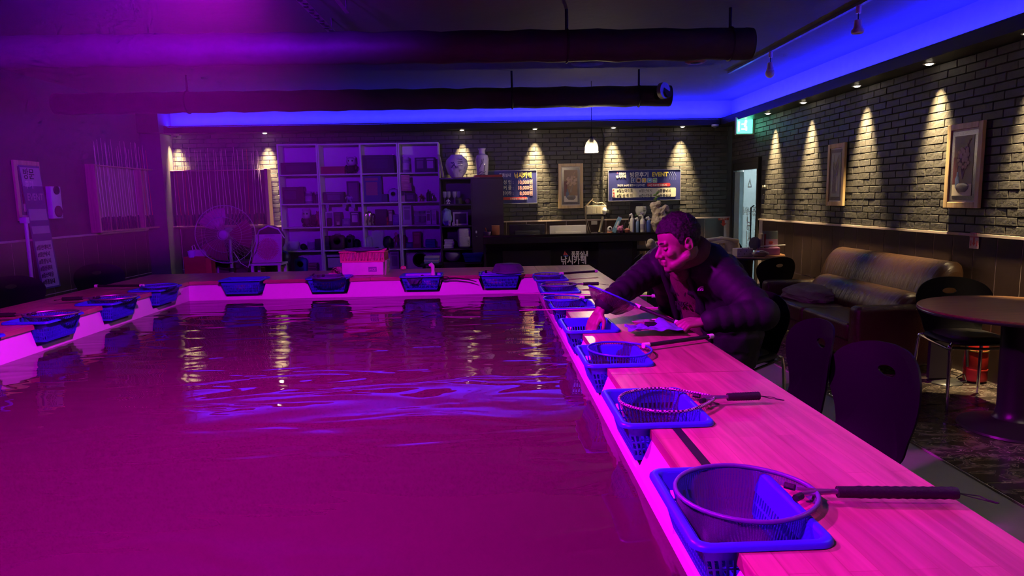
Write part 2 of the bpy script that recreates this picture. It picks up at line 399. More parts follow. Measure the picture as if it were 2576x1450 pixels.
# floor tiles: dark veined stone-look, .6 m, right of the grey walkway
def marble(name):
    m = bpy.data.materials.new(name); m.use_nodes = True; nt = m.node_tree; b = nt.nodes['Principled BSDF']; L = nt.links.new; N = nt.nodes.new
    tc = N('ShaderNodeTexCoord'); oi = N('ShaderNodeObjectInfo'); ad = N('ShaderNodeVectorMath'); ad.operation = 'ADD'
    L(tc.outputs['Object'], ad.inputs[0]); L(oi.outputs['Location'], ad.inputs[1])
    n = N('ShaderNodeTexNoise'); n.inputs['Scale'].default_value = 5; n.inputs['Detail'].default_value = 8; n.inputs['Distortion'].default_value = 1.6
    mp = N('ShaderNodeMapping'); mp.inputs['Scale'].default_value = (1., 2.2, 1); mp.inputs['Rotation'].default_value = (0, 0, .5)
    L(ad.outputs[0], mp.inputs[0]); L(mp.outputs[0], n.inputs['Vector'])
    cr = N('ShaderNodeValToRGB'); e = cr.color_ramp.elements
    e[0].position = .36; e[0].color = (.035, .027, .024, 1); e[1].position = .66; e[1].color = (.17, .135, .115, 1)
    x = e.new(.50); x.color = (.05, .04, .034, 1); y = e.new(.515); y.color = (.30, .25, .215, 1); z = e.new(.535); z.color = (.055, .044, .038, 1)
    L(n.outputs[0], cr.inputs[0]); L(cr.outputs[0], b.inputs['Base Color']); b.inputs['Roughness'].default_value = .22
    return m
m_marble = marble('dark veined floor tile')
ft = MB(); ft.box((0, 0, 0), (.391, .591, .006), bev=.001, seg=1); ftm = ft.mesh('floor_tile'); ftm.materials.append(m_marble)
m_fg = M("floor grout", (.42, .36, .32), .8)
mb = MB(); mb.box(((2.36+XR)/2, 4.3, -.006), (XR-2.36, 11.6, .012)); obj('grout', mb, m_fg, fl)
for j in range(18):
    for i in range(4):
        x = 2.36+.4*i+.2
        o = bpy.data.objects.new('floor_tile', ftm); C.objects.link(o); o.parent = fl; o.location = (min(x, XR-.13) if i == 3 else x, -.6+.6*j+.3, .002 if i < 3 else .0015)
        if i == 3: o.scale = (.26/.4, 1, 1); o.location = (XR-.068-.005, -.6+.6*j+.3, .002); o.scale = (.13/.4, 1, 1)
        

# door: glass leaf in a pale blue frame with a bright corridor behind it
m_frame = M('pale blue door frame', (.42, .58, .62), .4)
m_glass = M('clear glass', (.9, .95, .95), .03, trans=1., var=0, ior=1.45)
t = tag(bpy.data.objects.new('door_1', None), 'glass entrance door in a pale frame', None, None, 'structure'); C.objects.link(t); t.location = (XR, (DY0+DY1)/2, 0)
dw = DY1-DY0
mb = MB(); mb.box((.02, dw/2-.10, DZ/2-.06), (.06, .20, DZ-.12)); mb.box((.02, -dw/2+.02, DZ/2), (.06, .04, DZ)); obj('door_frame', mb, m_frame, t)
mb = MB(); mb.box((.02, 0, DZ-.05), (.10, dw, .10)); mb.box((-.01, -dw/2-.02, DZ/2), (.05, .05, DZ+.04)); mb.box((-.01, dw/2+.03, DZ/2), (.05, .05, DZ+.04)); mb.box((-.012, 0, DZ+.02), (.05, dw+.1, .05)); obj('door_surround', mb, m_dark, t)
mb = MB(); mb.box((.045, -.04, .9), (.01, .56, 1.7)); obj('pane', mb, M('tinted sheet on the glass', (.30, .33, .31), .25, alpha=.78), t)
mb = MB(); mb.tube([(-.02, -.34, 1.25), (-.06, -.34, 1.22), (-.06, -.34, .78), (-.02, -.34, .75)], .012, 8); obj('handle', mb, M('black metal', (.02, .02, .022), .35, .5), t, True)
m_lt = M('frosted lettering', (.62, .66, .62), .6)
def doortxt(s, z, size, yy=-.02): text('lettering', s, size, m_lt, t, (XR+.036, DY0+dw/2+yy, z), (0, 1, 0), (0, 0, 1), .006*size, align='CENTER')
doortxt('퐁퐁실내', 1.12, .13)
for k, s in enumerate('낚시카페'): doortxt(s, .92-.2*k, .2)
doortxt('△', 1.50, .16)
mb = MB(); mb.box((1.6, .4, 1.3), (.1, 4., 2.8)); mb.box((.85, 1.6, 1.3), (1.5, .1, 2.8)); mb.box((.85, -1.0, 1.3), (1.5, .1, 2.8)); mb.box((.85, .4, -.06), (1.6, 4, .1)); mb.box((.85, .4, 2.7), (1.6, 4, .1))
obj('corridor_wall', mb, M('corridor paint', (.75, .82, .82), .7), t)
lamp('daylight', 'AREA', (XR+.9, 10.2, 2.5), 420, (.72, .93, 1.0), None, shape='RECTANGLE', size=1.0, size_y=1.6)

# ================================================================== POOL
m_white = M('white pool panel', (.80, .78, .80), .38, var=.06, scale=5, bump=.04, bscale=30)
m_recess = M('grey notch lining', (.30, .28, .30), .7)
def water_mat():
    m = bpy.data.materials.new('murky pond water'); m.use_nodes = True; nt = m.node_tree; b = nt.nodes['Principled BSDF']; L = nt.links.new; N = nt.nodes.new
    b.inputs['Base Color'].default_value = (.055, .020, .028, 1); b.inputs['Roughness'].default_value = .015; b.inputs['IOR'].default_value = 1.33; b.inputs['Specular IOR Level'].default_value = .5
    tc = N('ShaderNodeTexCoord'); mp = N('ShaderNodeMapping'); mp.inputs['Scale'].default_value = (.75, 1.9, 1); L(tc.outputs['Object'], mp.inputs[0])
    n = N('ShaderNodeTexNoise'); n.inputs['Scale'].default_value = 2.2; n.inputs['Detail'].default_value = 1.5; n.inputs['Roughness'].default_value = .5; n.inputs['Distortion'].default_value = .8
    L(mp.outputs[0], n.inputs['Vector'])
    bp = N('ShaderNodeBump'); bp.inputs['Strength'].default_value = .20; bp.inputs['Distance'].default_value = .05
    # calmer close to the camera end, livelier toward the aerator at the far end
    sx = N('ShaderNodeSeparateXYZ'); L(tc.outputs['Object'], sx.inputs[0])
    mr = N('ShaderNodeMapRange'); mr.inputs[1].default_value = -3.; mr.inputs[2].default_value = 1.; mr.inputs[3].default_value = .25; mr.inputs[4].default_value = 1.
    L(sx.outputs[1], mr.inputs[0]); mu = N('ShaderNodeMath'); mu.operation = 'MULTIPLY'; L(n.outputs[0], mu.inputs[0]); L(mr.outputs[0], mu.inputs[1])
    L(mu.outputs[0], bp.inputs['Height']); L(bp.outputs[0], b.inputs['Normal'])
    return m
mb = MB(); mb.box((0, 0, -.01), (CI_R-CI_L+.01, CI_B-.3, .02)); wt = obj('water', mb, water_mat()); wt.location = ((CI_R+CI_L)/2, (CI_B+.3)/2, WZ); tag(wt, kind='structure')
BX_R = [1.365, 2.055, 2.765, 3.455, 4.165, 4.87, 5.60]            # basket centres along each side
BX_B = [-2.17, -1.42, -.60, .10]
BX_L = [5.50, 4.82, 4.12, 3.42]
pool = thing('fishing_pool', 'white panelled indoor fishing pool full of dark reddish water', 'pool', ((CI_R+CI_L)/2, 3., 0))
NT, NB, ND = .195, .155, .108       # notch: half width at top, at bottom, depth
PT = CT-.032
def side_panel(kind, a, b, centres):
    poly = [(a, .05), (b, .05), (b, PT)]
    for c in sorted(centres, reverse=True): poly += [(c+NT, PT), (c+NB, PT-ND), (c-NB, PT-ND), (c-NT, PT)]
    poly += [(a, PT)]
    mb = MB(); n = len(poly); th = .018
    def P(u, z, d):
        if kind == 'R': return (CI_R+d-.012-.040*min(1, (PT-z)/.14), u, z)      # this side leans in over the water
        if kind == 'L': return (CI_L-d, u, z)
        return (u, CI_B+d, z)
    vs = [P(u, z, 0) for u, z in poly]+[P(u, z, th) for u, z in poly]
    fs = [tuple(range(n)), tuple(range(2*n-1, n-1, -1))]+[(i, n+i, n+(i+1) % n, (i+1) % n) for i in range(n)]
    if kind in 'R': fs = [tuple(reversed(f)) for f in fs]
    mb.add(vs, fs); bm = bmesh.new(); me = mb.mesh('tmp'); bm.from_mesh(me); bmesh.ops.triangulate(bm, faces=[f for f in bm.faces if len(f.verts) > 4]); bmesh.ops.recalc_face_normals(bm, faces=bm.faces[:]); q = MB(); q.bm(bm)
    obj('side_panel', q, m_white, pool, world=True)
    for c in centres:
        mb = MB(); D0, D1 = .019, .19
        pr = [(-NT, PT), (-NB, PT-ND), (NB, PT-ND), (NT, PT)]
        vs = [P(c+u, z, D0) for u, z in pr]+[P(c+u, z, D1) for u, z in pr]
        mb.add(vs, [(0, 1, 5, 4), (1, 2, 6, 5), (2, 3, 7, 6), (4, 5, 6, 7)]); obj('notch_lining', mb, m_recess, pool, world=True)
side_panel('R', .3, CI_B, BX_R); side_panel('L', .3, CI_B, BX_L); side_panel('B', CI_L-.018, CI_R+.018, BX_B)
mb = MB(); mb.box(((CI_R+CI_L)/2, .29, .37), (CI_R-CI_L, .02, .66)); obj('side_panel', mb, m_white, pool, world=True)
# counter tops with notches for the baskets
m_ctw = wood('oak board counter', '93735a', 'ba9878', 1, .055, .30, 5)
m_ctb = wood('oak board far counter', '93735a', 'ba9878', 0, .055, .30, 5)
m_skirt = M('dark counter skirt', (.03, .026, .028), .5)
HB, HD = .178, .168                    # hole half length, hole depth behind the inner edge
def counter(label, kind, a, b, centres, mat):
    if kind == 'R': base = (CI_R, CO_R); t0 = ((CI_R+CO_R)/2, (a+b)/2, 0)
    elif kind == 'L': base = (CI_L, CO_L); t0 = ((CI_L+CO_L)/2, (a+b)/2, 0)
    else: base = (CI_B, CO_B); t0 = ((a+b)/2, (CI_B+CO_B)/2, 0)
    sg = 1 if base[1] > base[0] else -1
    t = thing('counter', label, 'counter', t0)
    e = base[0]-sg*.012; poly = [(a, base[1]), (a, e)]
    for c in sorted(centres):
        if a < c < b: poly += [(c-HB, e), (c-HB, base[0]+sg*HD), (c+HB, base[0]+sg*HD), (c+HB, e)]
    poly += [(b, e), (b, base[1])]
    pts = [(v, u) for u, v in poly] if kind in 'RL' else poly
    mb = MB(); mb.prism(pts, CT-.030, CT); bm = bmesh.new(); me = mb.mesh('tmp'); bm.from_mesh(me)
    bmesh.ops.triangulate(bm, faces=[f for f in bm.faces if len(f.verts) > 4]); bmesh.ops.recalc_face_normals(bm, faces=bm.faces[:]); q = MB(); q.bm(bm)
    obj('top', q, mat, t, world=True)
    mb = MB(); q = base[1]-sg*.24
    if kind in 'RL': mb.box((q, (a+b)/2, (CT-.032)/2), (.02, b-a, CT-.032))
    else: mb.box(((a+b)/2, q, (CT-.032)/2), (b-a, .02, CT-.032))
    obj('skirt', mb, m_skirt, t, world=True)
    return t
counter('light oak counter board with black tape strip, nearest the camera', 'R', .25, 2.478, BX_R, m_ctw)
counter('light oak counter board between tape strip and the seated man', 'R', 2.481, 4.56, BX_R, m_ctw)
counter('worn oak counter board beyond the man, running to the pool corner', 'R', 4.563, CO_B, BX_R, m_ctw)
counter('oak counter board along the far pool side, before the reception desk', 'B', -1.05, CI_R-.015, BX_B, m_ctb)
counter('oak counter board along the far pool side, before the bookcases', 'B', CI_L+.015, -1.053, BX_B, m_ctb)
counter('oak counter board along the pool side below the wall banner', 'L', .25, CO_B, BX_L, m_ctw)
# black tape and printed square on the near counter
tag(obj('tape_strip', MB().box((0, 0, 0), (.025, .36, .0012), R3(0, 0, -.0, (.532, 1.72, CT+.0008))), M('black tape', (.008, .008, .01), .6)), 'black tape strip stuck along the counter between two baskets', 'tape')

# ================================================================== CEILING SERVICES
m_duct = M('dark wrapped duct', (.045, .04, .045), .6, var=.3, scale=5, bump=.5, bscale=18)
m_strap = M('black strap', (.012, .012, .014), .6)
def duct(label, y, z, r, x0, x1, straps, flange=False):
    t = thing('air_duct', label, 'air duct', (x1, y, z))
    n = 40; pts = [(x0-x1+(x1-x0)*i/n, .006*math.sin(i*1.7), .006*math.cos(i*2.3)) for i in range(n+1)]
    mb = MB(); mb.tube(pts, [r*(1+.015*math.sin(i*2.1)) for i in range(n+1)], 20); obj('body', mb, m_duct, t, True)
    mb = MB(); mb.lathe([(r*.62, 0), (r*.98, .0), (r*1.02, -.05)], seg=24, mt=R3(0, PI/2, 0, (.012, 0, 0))); obj('end_cap', mb, m_strap, t, True)
    for sx in straps:
        mb = MB(); mb.tube([(sx-x1, r*1.03*math.cos(a), r*1.03*math.sin(a)) for a in [i*2*PI/24 for i in range(24)]], .008, 6, closed=True); obj('strap', mb, m_strap, t, True)
        mb = MB(); mb.cyl((sx-x1, 0, r*.9), (sx-x1, 0, ZC-z), .012, seg=8); obj('hanger', mb, m_strap, t)
    return t
duct('thick dark wrapped air duct crossing the ceiling nearer the camera', 5.2, 2.525, .115, -4.6, 2.0, (.62, 1.85))
t = duct('dark wrapped air duct running just before the blue cove', 7.6, 2.50, .112, -4.6, 2.04, (-3.2, .3, 1.7))
mb = MB(); mb.cyl((-.2, -.02, -.02), (-.06, -.17, .03), .055, .075, 20); obj('branch_spout', mb, m_strap, t, True)
mb = MB(); mb.lathe([(.07, 0), (.085, .0), (.085, .05), (.07, .05)], seg=20, mt=R3(0, PI/2, -.9, (-.13, -.16, .03))); obj('spout_collar', mb, M('silver band', (.5, .46, .42), .35, .7), t, True)
# lighting track with two heads
m_rail = M('track rail', (.10, .09, .10), .4, .3); m_head = M('track head', (.75, .62, .62), .4)
a, b = G(1825, 183, ZC-.012), G(2260, -34, ZC-.012); b.x = a.x = 2.77
t = thing('track_light', 'lighting track with two hanging bulb heads on the ceiling', 'track light', (a.x, a.y, ZC))
mb = MB(); mb.box((0, (b.y-a.y)/2, -.012), (.034, abs(b.y-a.y), .022)); obj('rail', mb, m_rail, t)
for yy, bulb in ((5.1, 0), (6.66, 1)):
    y = yy-a.y
    mb = MB(); mb.cyl((0, y, -.02), (0, y, -.075), .018, seg=14); h = obj('adapter', mb, m_head, t, True)
    mb = MB(); mb.cyl((0, y, -.07), (0, y, -.13), .004, seg=6); obj('cord', mb, m_strap, t)
    mb = MB(); mb.lathe([(.016, -.12), (.026, -.125), (.028, -.17), (.034, -.18), (.034, -.19)], (0, y, 0), 18); h = obj('lamp_head', mb, m_head, t, True)
    if bulb: mb = MB(); mb.ell((0, y, -.222), (.044, .044, .046)); obj('bulb', mb, M('unlit bulb', (.9, .85, .82), .3), h, True)
    else: mb = MB(); mb.lathe([(.036, -.188), (.044, -.192), (.044, -.212), (.036, -.218), (0, -.214)], (0, y, 0), 18); obj('lamp_ring', mb, m_head, h, True)
# small ceiling fittings
t = thing('ceiling_vent', 'small square vent set in the dark ceiling', 'vent', tuple(G(1478, 157, ZC)))
mb = MB(); mb.lathe([(.16, 0), (.17, -.012), (.12, -.016)], seg=28); obj('ring', mb, M('vent ring', (.16, .14, .15), .6), t, True)
mb = MB(); mb.box((0, 0, -.012), (.16, .13, .012), bev=.003); obj('grille', mb, M('vent grille', (.07, .06, .07), .5), t)
t = thing('fire_detector', 'round red fire detector ring beside the thick duct', 'detector', tuple(G(1750, 152, ZC)))
mb = MB(); mb.lathe([(.085, 0), (.115, -.012), (.085, -.028)], seg=28); obj('ring', mb, M('red ring', (.32, .035, .05), .5), t, True)
mb = MB(); mb.lathe([(.08, -.004), (.05, -.03), (0, -.034)], seg=20); obj('sensor', mb, m_strap, t, True)
# perforated metal hanger strips near the lamp
for (x0, y0, x1, y1), lb in (((752, -6, 842, 88), 'perforated galvanised strip hanging under the ceiling'), ((845, -4, 874, 33), 'plain metal bracket bar under the ceiling')):
    p, q = G(x0, y0, ZC-.10), G(x1, y1, ZC-.10); d = q-p; L_ = d.length
    t = thing('hanger_strip', lb, 'bracket', tuple(p)); ang = math.atan2(d.y, d.x)
    mb = MB(); mb.box((L_/2, 0, 0), (L_, .06 if x0 < 800 else .03, .004), R3(0, 0, ang)); 
    obj('strip', mb, M('galvanised steel', (.34, .30, .34), .4, .5), t)
    if x0 < 800:
        for k in range(int(L_/.07)):
            mb = MB(); mb.cyl((.05+k*.07, .008*(-1)**k, -.006), (.05+k*.07, .008*(-1)**k, .001), .018, seg=10, mt=R3(0, 0, ang)); obj('slot', mb, m_strap, t)
    for s in (.1, .9):
        mb = MB(); c = d*s; mb.cyl((c.x, c.y, 0), (c.x, c.y, .10), .006, seg=6); obj('drop_rod', mb, m_strap, t)
# security cameras and exit sign
def cctv(p, label):
    t = thing('security_camera', label, 'camera', tuple(p))
    mb = MB(); mb.lathe([(.05, 0), (.05, -.025), (.045, -.03)], seg=20); obj('base', mb, M('cctv white', (.75, .73, .70), .4), t, True)
    mb = MB(); mb.ell((0, 0, -.03), (.034, .034, .03)); obj('dome', mb, M('cctv dome', (.05, .05, .06), .15), t, True)
cctv((3.30, 9.80, ZL0), 'white dome security camera in the corner near the exit sign')
cctv((XL+.40, YB-.16, ZL0), 'white dome security camera in the corner over the rod rack')
t = thing('exit_sign', 'glowing green exit sign box above the glass door', 'sign', (XR-.03, 9.25, 2.33))
mb = MB(); mb.box((-.10, .025, 0), (.26, .05, .24), bev=.006); obj('case', mb, M('sign case', (.55, .55, .53), .5), t)
mb = MB(); mb.box((-.115, -.003, .0), (.215, .006, .205)); obj('sign_face', mb, M('green sign face', (.1, .7, .45), .4, emit=(.10, .95, .55), es=3.2), t)
m_sw = M('sign white', (.9, 1, .95), .4, emit=(.8, 1., .92), es=4.5)
mb = MB(); mb.ell((-.10, -.007, .055), (.018, .003, .018), sub=2); mb.box((-.108, -.007, .01), (.03, .004, .06), R3()); mb.box((-.13, -.007, -.045), (.06, .004, .016)); mb.box((-.092, -.007, -.04), (.016, .004, .055)); mb.box((-.135, -.007, .02), (.05, .004, .014)); mb.box((-.195, -.007, -.01), (.02, .004, .13)); obj('running_figure', mb, m_sw, t)
lamp('exit_glow', 'AREA', (-.115, -.02, 0), .25, (.15, 1., .62), t, size=.2).rotation_euler = (-PI/2, 0, 0)

# added scatter volume imitating lens glare, no real mist over the pond
mh = bpy.data.materials.new('thin haze'); mh.use_nodes = True; nt = mh.node_tree; nt.nodes.remove(nt.nodes['Principled BSDF'])
vs = nt.nodes.new('ShaderNodeVolumeScatter'); vs.inputs['Density'].default_value = .014; vs.inputs['Anisotropy'].default_value = .1; vs.inputs['Color'].default_value = (.9, .9, .9, 1)
nt.links.new(vs.outputs[0], nt.nodes['Material Output'].inputs['Volume'])
mb = MB(); mb.prism([(XL+.03, .6), (-1.25, .6), (.7, 9.85), (XL+.03, 9.85)], 1.22, ZC-.02); tag(obj('glare_veil', mb, mh), 'thin violet-lit scatter volume added over the pond to imitate lens glare', 'glare_veil', None, 'stuff')
# ================================================================== BASKETS
m_bask = M('blue plastic basket', (.035, .045, .60), .38, var=.1, scale=8, spec=.4)
BLX, BLY, BDP = .236, .352, .125       # rim opening (x across, y along), depth
def sheet(mb, P, n, m, fill=.42, top=.30, bot=.10):
    """lattice sheet: P(s,t) maps the unit square; n x m slots"""
    xs = [0.]; w_ = 1./n
    for i in range(n): xs += [i*w_+w_*fill/2, (i+1)*w_-w_*fill/2]
    xs.append(1.)
    ts = [0.]; h = (1-top-bot)/m
    for j in range(m): ts += [bot+j*h+h*.10, bot+(j+1)*h-h*.10]
    ts.append(1.)
    k = len(mb.v); W_ = len(xs)
    mb.v += [tuple(P(s, t)) for t in ts for s in xs]
    for j in range(len(ts)-1):
        for i in range(W_-1):
            if i % 2 == 1 and j % 2 == 1: continue
            a = k+j*W_+i; mb.f.append((a, a+1, a+W_+1, a+W_))
def basket_mesh():
    mb = MB(); tx, ty = BLX/2-.006, BLY/2-.006; bx, by = BLX/2-.036, BLY/2-.040; z0, z1 = -BDP, -.004
    L_ = lambda a, b, t: a+(b-a)*t
    for sy in (-1, 1): sheet(mb, lambda s, t: (L_(-L_(bx, tx, t), L_(bx, tx, t), s), sy*L_(by, ty, t), L_(z0, z1, t)), 15, 3)
    for sx in (-1, 1): sheet(mb, lambda s, t: (sx*L_(bx, tx, t), L_(-L_(by, ty, t), L_(by, ty, t), s), L_(z0, z1, t)), 24, 3)
    sheet(mb, lambda s, t: (L_(-bx, bx, s), L_(-by, by, t), z0), 11, 14, .4, .03, .03)
    return bake('basket_wall', mb, [('SOLIDIFY', dict(thickness=.0032, offset=0))], smooth=False)
def rrect(a, b, r, z, n=6):
    pts = []
    for cx, cy, a0 in ((a-r, b-r, 0), (-a+r, b-r, PI/2), (-a+r, -b+r, PI), (a-r, -b+r, 1.5*PI)):
        pts += [(cx+r*math.cos(a0+PI/2*i/n), cy+r*math.sin(a0+PI/2*i/n), z) for i in range(n+1)]
    return pts
def ringmesh(mb, loops):
    n = len(loops[0]); k = len(mb.v)
    for l in loops: mb.v += l
    for j in range(len(loops)-1): mb.f += [(k+j*n+i, k+j*n+(i+1) % n, k+(j+1)*n+(i+1) % n, k+(j+1)*n+i) for i in range(n)]
a, b = BLX/2, BLY/2
mbr = MB(); ringmesh(mbr, [rrect(a-.008, b-.008, .02, -.022), rrect(a-.006, b-.006, .022, -.002), rrect(a, b, .026, .003), rrect(a+.010, b+.010, .032, .002), rrect(a+.014, b+.014, .034, -.003), rrect(a+.0145, b+.0145, .034, -.010), rrect(a+.010, b+.010, .03, -.010), rrect(a-.001, b-.001, .025, -.006)])
bk0 = thing('basket', 'x', 'basket', (0, 0, 0))
o1 = link('lattice_wall', basket_mesh(), m_bask, bk0); o2 = obj('rim', mbr, m_bask, bk0, True, 50)
RZ = CT+.012
BKR, BKB, BKL = [], [], []
GB = 'blue slotted baskets set in the pool edge'
lab = ['blue slotted basket nearest the camera, under the dark cloth net', 'blue slotted basket under the net with the braided hoop', 'blue slotted basket with a blue-hooped net and long black handle, before the man',
       'blue slotted basket the man is reaching into', 'blue slotted basket just beyond the reaching arm', 'blue slotted basket under the net with a black grip, beyond the man', 'blue slotted basket at the pool corner, under the net with white-tipped handle']
for i, y in enumerate(BX_R):
    q = dup(bk0, (CI_R+.042, y, RZ), 0, lab[i], GB) if i else bk0
    if i == 0: q.location = (CI_R+.042, y, RZ); tag(q, lab[0], 'basket', GB)
    q.scale = (1.06, 1, 1)
lab = ['empty blue basket on the far pool side, before the pedestal fan', 'blue basket on the far pool side with a dark net on its corner', 'blue basket on the far pool side holding a crumpled net and a pale bottle', 'blue basket on the far pool side with a dark net bag heaped over it']
for i, x in enumerate(BX_B): dup(bk0, (x, CI_B+.035, RZ), PI/2, lab[i], GB)
lab = ['blue basket on the banner side of the pool, closest to the far corner', 'blue basket on the banner side of the pool, second from the far corner', 'blue basket on the banner side of the pool, third from the far corner', 'blue basket cut off by the edge of the picture on the banner side']
for i, y in enumerate(BX_L): dup(bk0, (CI_L-.042, y, RZ), 0, lab[i], GB)

# ================================================================== LANDING NETS
def net_mat(name, col, n, thr, thread_a=.9, hole_a=.15):
    m = bpy.data.materials.new(name); m.use_nodes = True; nt = m.node_tree; b = nt.nodes['Principled BSDF']; L = nt.links.new; N = nt.nodes.new
    b.inputs['Base Color'].default_value = col+(1,); b.inputs['Roughness'].default_value = .8
    uv = N('ShaderNodeTexCoord'); sp = N('ShaderNodeSeparateXYZ'); L(uv.outputs['UV'], sp.inputs[0]); outs = []
    for i in (0, 1):
        mu = N('ShaderNodeMath'); mu.operation = 'MULTIPLY'; mu.inputs[1].default_value = n; L(sp.outputs[i], mu.inputs[0])
        fr = N('ShaderNodeMath'); fr.operation = 'FRACT'; L(mu.outputs[0], fr.inputs[0])
        lt = N('ShaderNodeMath'); lt.operation = 'LESS_THAN'; lt.inputs[1].default_value = thr; L(fr.outputs[0], lt.inputs[0]); outs.append(lt)
    mx = N('ShaderNodeMath'); mx.operation = 'MAXIMUM'; L(outs[0].outputs[0], mx.inputs[0]); L(outs[1].outputs[0], mx.inputs[1])
    mr = N('ShaderNodeMapRange'); mr.inputs[3].default_value = hole_a; mr.inputs[4].default_value = thread_a; L(mx.outputs[0], mr.inputs[0]); L(mr.outputs[0], b.inputs['Alpha'])
    return m
m_cloth = net_mat('dark cloth netting', (.085, .070, .17), 150, .5, .92, .55)
m_fine = net_mat('fine dark netting', (.03, .028, .05), 80, .25, .9, .12)
m_beige = net_mat('beige knotted netting', (.20, .165, .12), 120, .40, .95, .2)
m_alu = M('aluminium', (.62, .60, .62), .28, .9); m_blk = M('black grip', (.012, .012, .014), .55, bump=.3, bscale=160)
m_hoopb = M('blue coated hoop', (.05, .06, .62), .3); m_hoopd = M('dark violet coated hoop', (.10, .06, .24), .4); m_cap = M('white end cap', (.72, .70, .70), .45)
m_cord = M('black cord', (.01, .01, .012), .7)
def braid():
    m = M('braided hoop sleeve', (.40, .38, .42), .4, .3); nt = m.node_tree; b = nt.nodes['Principled BSDF']; N = nt.nodes.new; L = nt.links.new
    tc = N('ShaderNodeTexCoord'); ck = N('ShaderNodeTexChecker'); ck.inputs['Scale'].default_value = 150; ck.inputs[1].default_value = (.55, .52, .56, 1); ck.inputs[2].default_value = (.04, .035, .05, 1)
    L(tc.outputs['Object'], ck.inputs['Vector']); L(ck.outputs[0], b.inputs['Base Color']); return m
m_braid = braid()
def hoop_pts(L_, W_, n=40, neck=.02, pear=.35):
    """closed teardrop-ish loop from neck (0,0) out to (-L,0)"""
    pts = []
    for i in range(n):
        a = -PI+2*PI*(i+.5)/n
        x = -L_/2+L_/2*math.cos(a); y = W_/2*math.sin(a)*(1-pear*max(0, math.cos(a))**1.5)
        pts.append(Vector((x, y, 0)))
    return pts
def bag_mesh(name, pts, depth, seed, mat, shift=(0, 0), flat=.62, lump=0.):
    n = len(pts); c = sum(pts, Vector())/n; rings = 9; vs = []; uv = []
    rnd = random.Random(seed)
    for j in range(rings+1):
        t = j/rings
        for i, p in enumerate(pts):
            k = 1-(1-flat)*min(1, t*1.25) if t < .8 else (flat)*(1-(t-.8)/.2)
            zz = -depth*min(1, (t/.8))**.8
            wob = .012*math.sin(i*1.3+seed+t*4)*t*(1-t)*3
            q = c+(p-c)*k+Vector((shift[0]*t, shift[1]*t, 0))
            vs.append((q.x+wob, q.y+wob*.7, p.z*(1-t)+zz+lump*math.sin(i*.8+seed)*t)); uv.append((i/n, t*.5))
    fs = []
    for j in range(rings): fs += [(j*n+i, j*n+(i+1) % n, (j+1)*n+(i+1) % n, (j+1)*n+i) for i in range(n)]
    me = bpy.data.meshes.new(name); me.from_pydata(vs, [], fs); me.update()
    ul = me.uv_layers.new(name='uv')
    for p in me.polygons:
        us = [uv[me.loops[l].vertex_index] for l in p.loop_indices]
        for l, (u, v) in zip(p.loop_indices, us):
            if max(x[0] for x in us)-min(x[0] for x in us) > .5 and u < .5: u += 1
            ul.data[l].uv = (u, v)
    me.shade_smooth(); me.materials.append(mat); return me
def net(label, loc, rz, L_, W_, hoop_m, hoop_r, bag_m, depth, grip, style='grip', tilt=0., seed=1, pear=.35, shift=(0, 0), flat=.62, roll=0., bag=True, handle_tilt=0.):
    """style 'grip': short shaft + ribbed grip + cord; 'pole': white ferrule + long pole + white end cap"""
    t = thing('landing_net', label, 'landing net', loc, rz, 'landing nets around the pool')
    t.rotation_euler = (roll, tilt, rz)
    pts = hoop_pts(L_, W_, pear=pear)
    mb = MB(); mb.tube(pts, hoop_r, 10, closed=True); obj('hoop', mb, hoop_m, t, True)
    if bag: link('net_bag', bag_mesh('net_bag', pts, depth, seed, bag_m, shift, flat), bag_m, t)
    ht = lambda x: x*math.tan(handle_tilt)
    if style == 'grip':
        mb = MB(); mb.tube([(-.035, .012, 0), (.0, .004, 0), (.07, 0, ht(.07))], [.005, .006, .006], 8); mb.tube([(-.035, -.012, 0), (.0, -.004, 0), (.03, 0, 0)], [.005, .006, .006], 8); obj('shaft', mb, m_alu, t, True)
        n = 26; x0 = .045; rr = [.0125+(.0014 if (i % 2 and i > n*.12) else 0) for i in range(n+1)]
        mb = MB(); mb.tube([(x0+grip*i/n, 0, ht(x0+grip*i/n)) for i in range(n+1)], rr, 12); obj('grip', mb, m_blk, t, True, 60)
        mb = MB(); x1 = x0+grip; mb.tube([(x1, 0, ht(x1)), (x1+.02, .004, ht(x1)-.004), (x1+.05, .006, ht(x1)-.009), (x1+.055, -.012, ht(x1)-.009), (x1+.07, -.028, ht(x1)-.009), (x1+.066, -.03, ht(x1)-.009), (x1+.03, -.006, ht(x1)-.007), (x1, 0, ht(x1))], .0012, 5); obj('wrist_cord', mb, m_cord, t)
        for sy in (-1, 1): obj('clip', MB().cyl((-.055, sy*.034, -.0), (-.038, sy*.02, 0), hoop_r*1.5, seg=8), m_blk, t)
    else:
        mb = MB(); mb.cyl((-.008, 0, 0), (.022, 0, ht(.022)), .0125, seg=12); obj('ferrule', mb, m_cap, t, True)
        mb = MB(); mb.cyl((.02, 0, ht(.02)), (.02+grip, 0, ht(.02+grip)), .0095, seg=12); obj('handle', mb, m_blk, t, True)
        mb = MB(); mb.cyl((.02+grip, 0, ht(.02+grip)), (.045+grip, 0, ht(.045+grip)), .0125, seg=12); obj('end_cap', mb, m_cap, t, True)
    return t
nz = RZ+.012
net('landing net with dark violet hoop, sagging cloth bag and long black grip', (.700, 1.372, nz), -.10, .30, .29, m_hoopd, .0052, m_cloth, .11, .25, pear=.15, seed=3, flat=.78)
net('landing net with braided silver hoop, fine mesh and short black grip', (.712, 2.075, nz), .03, .305, .255, m_braid, .0052, m_fine, .09, .105, pear=.55, seed=5, flat=.72)
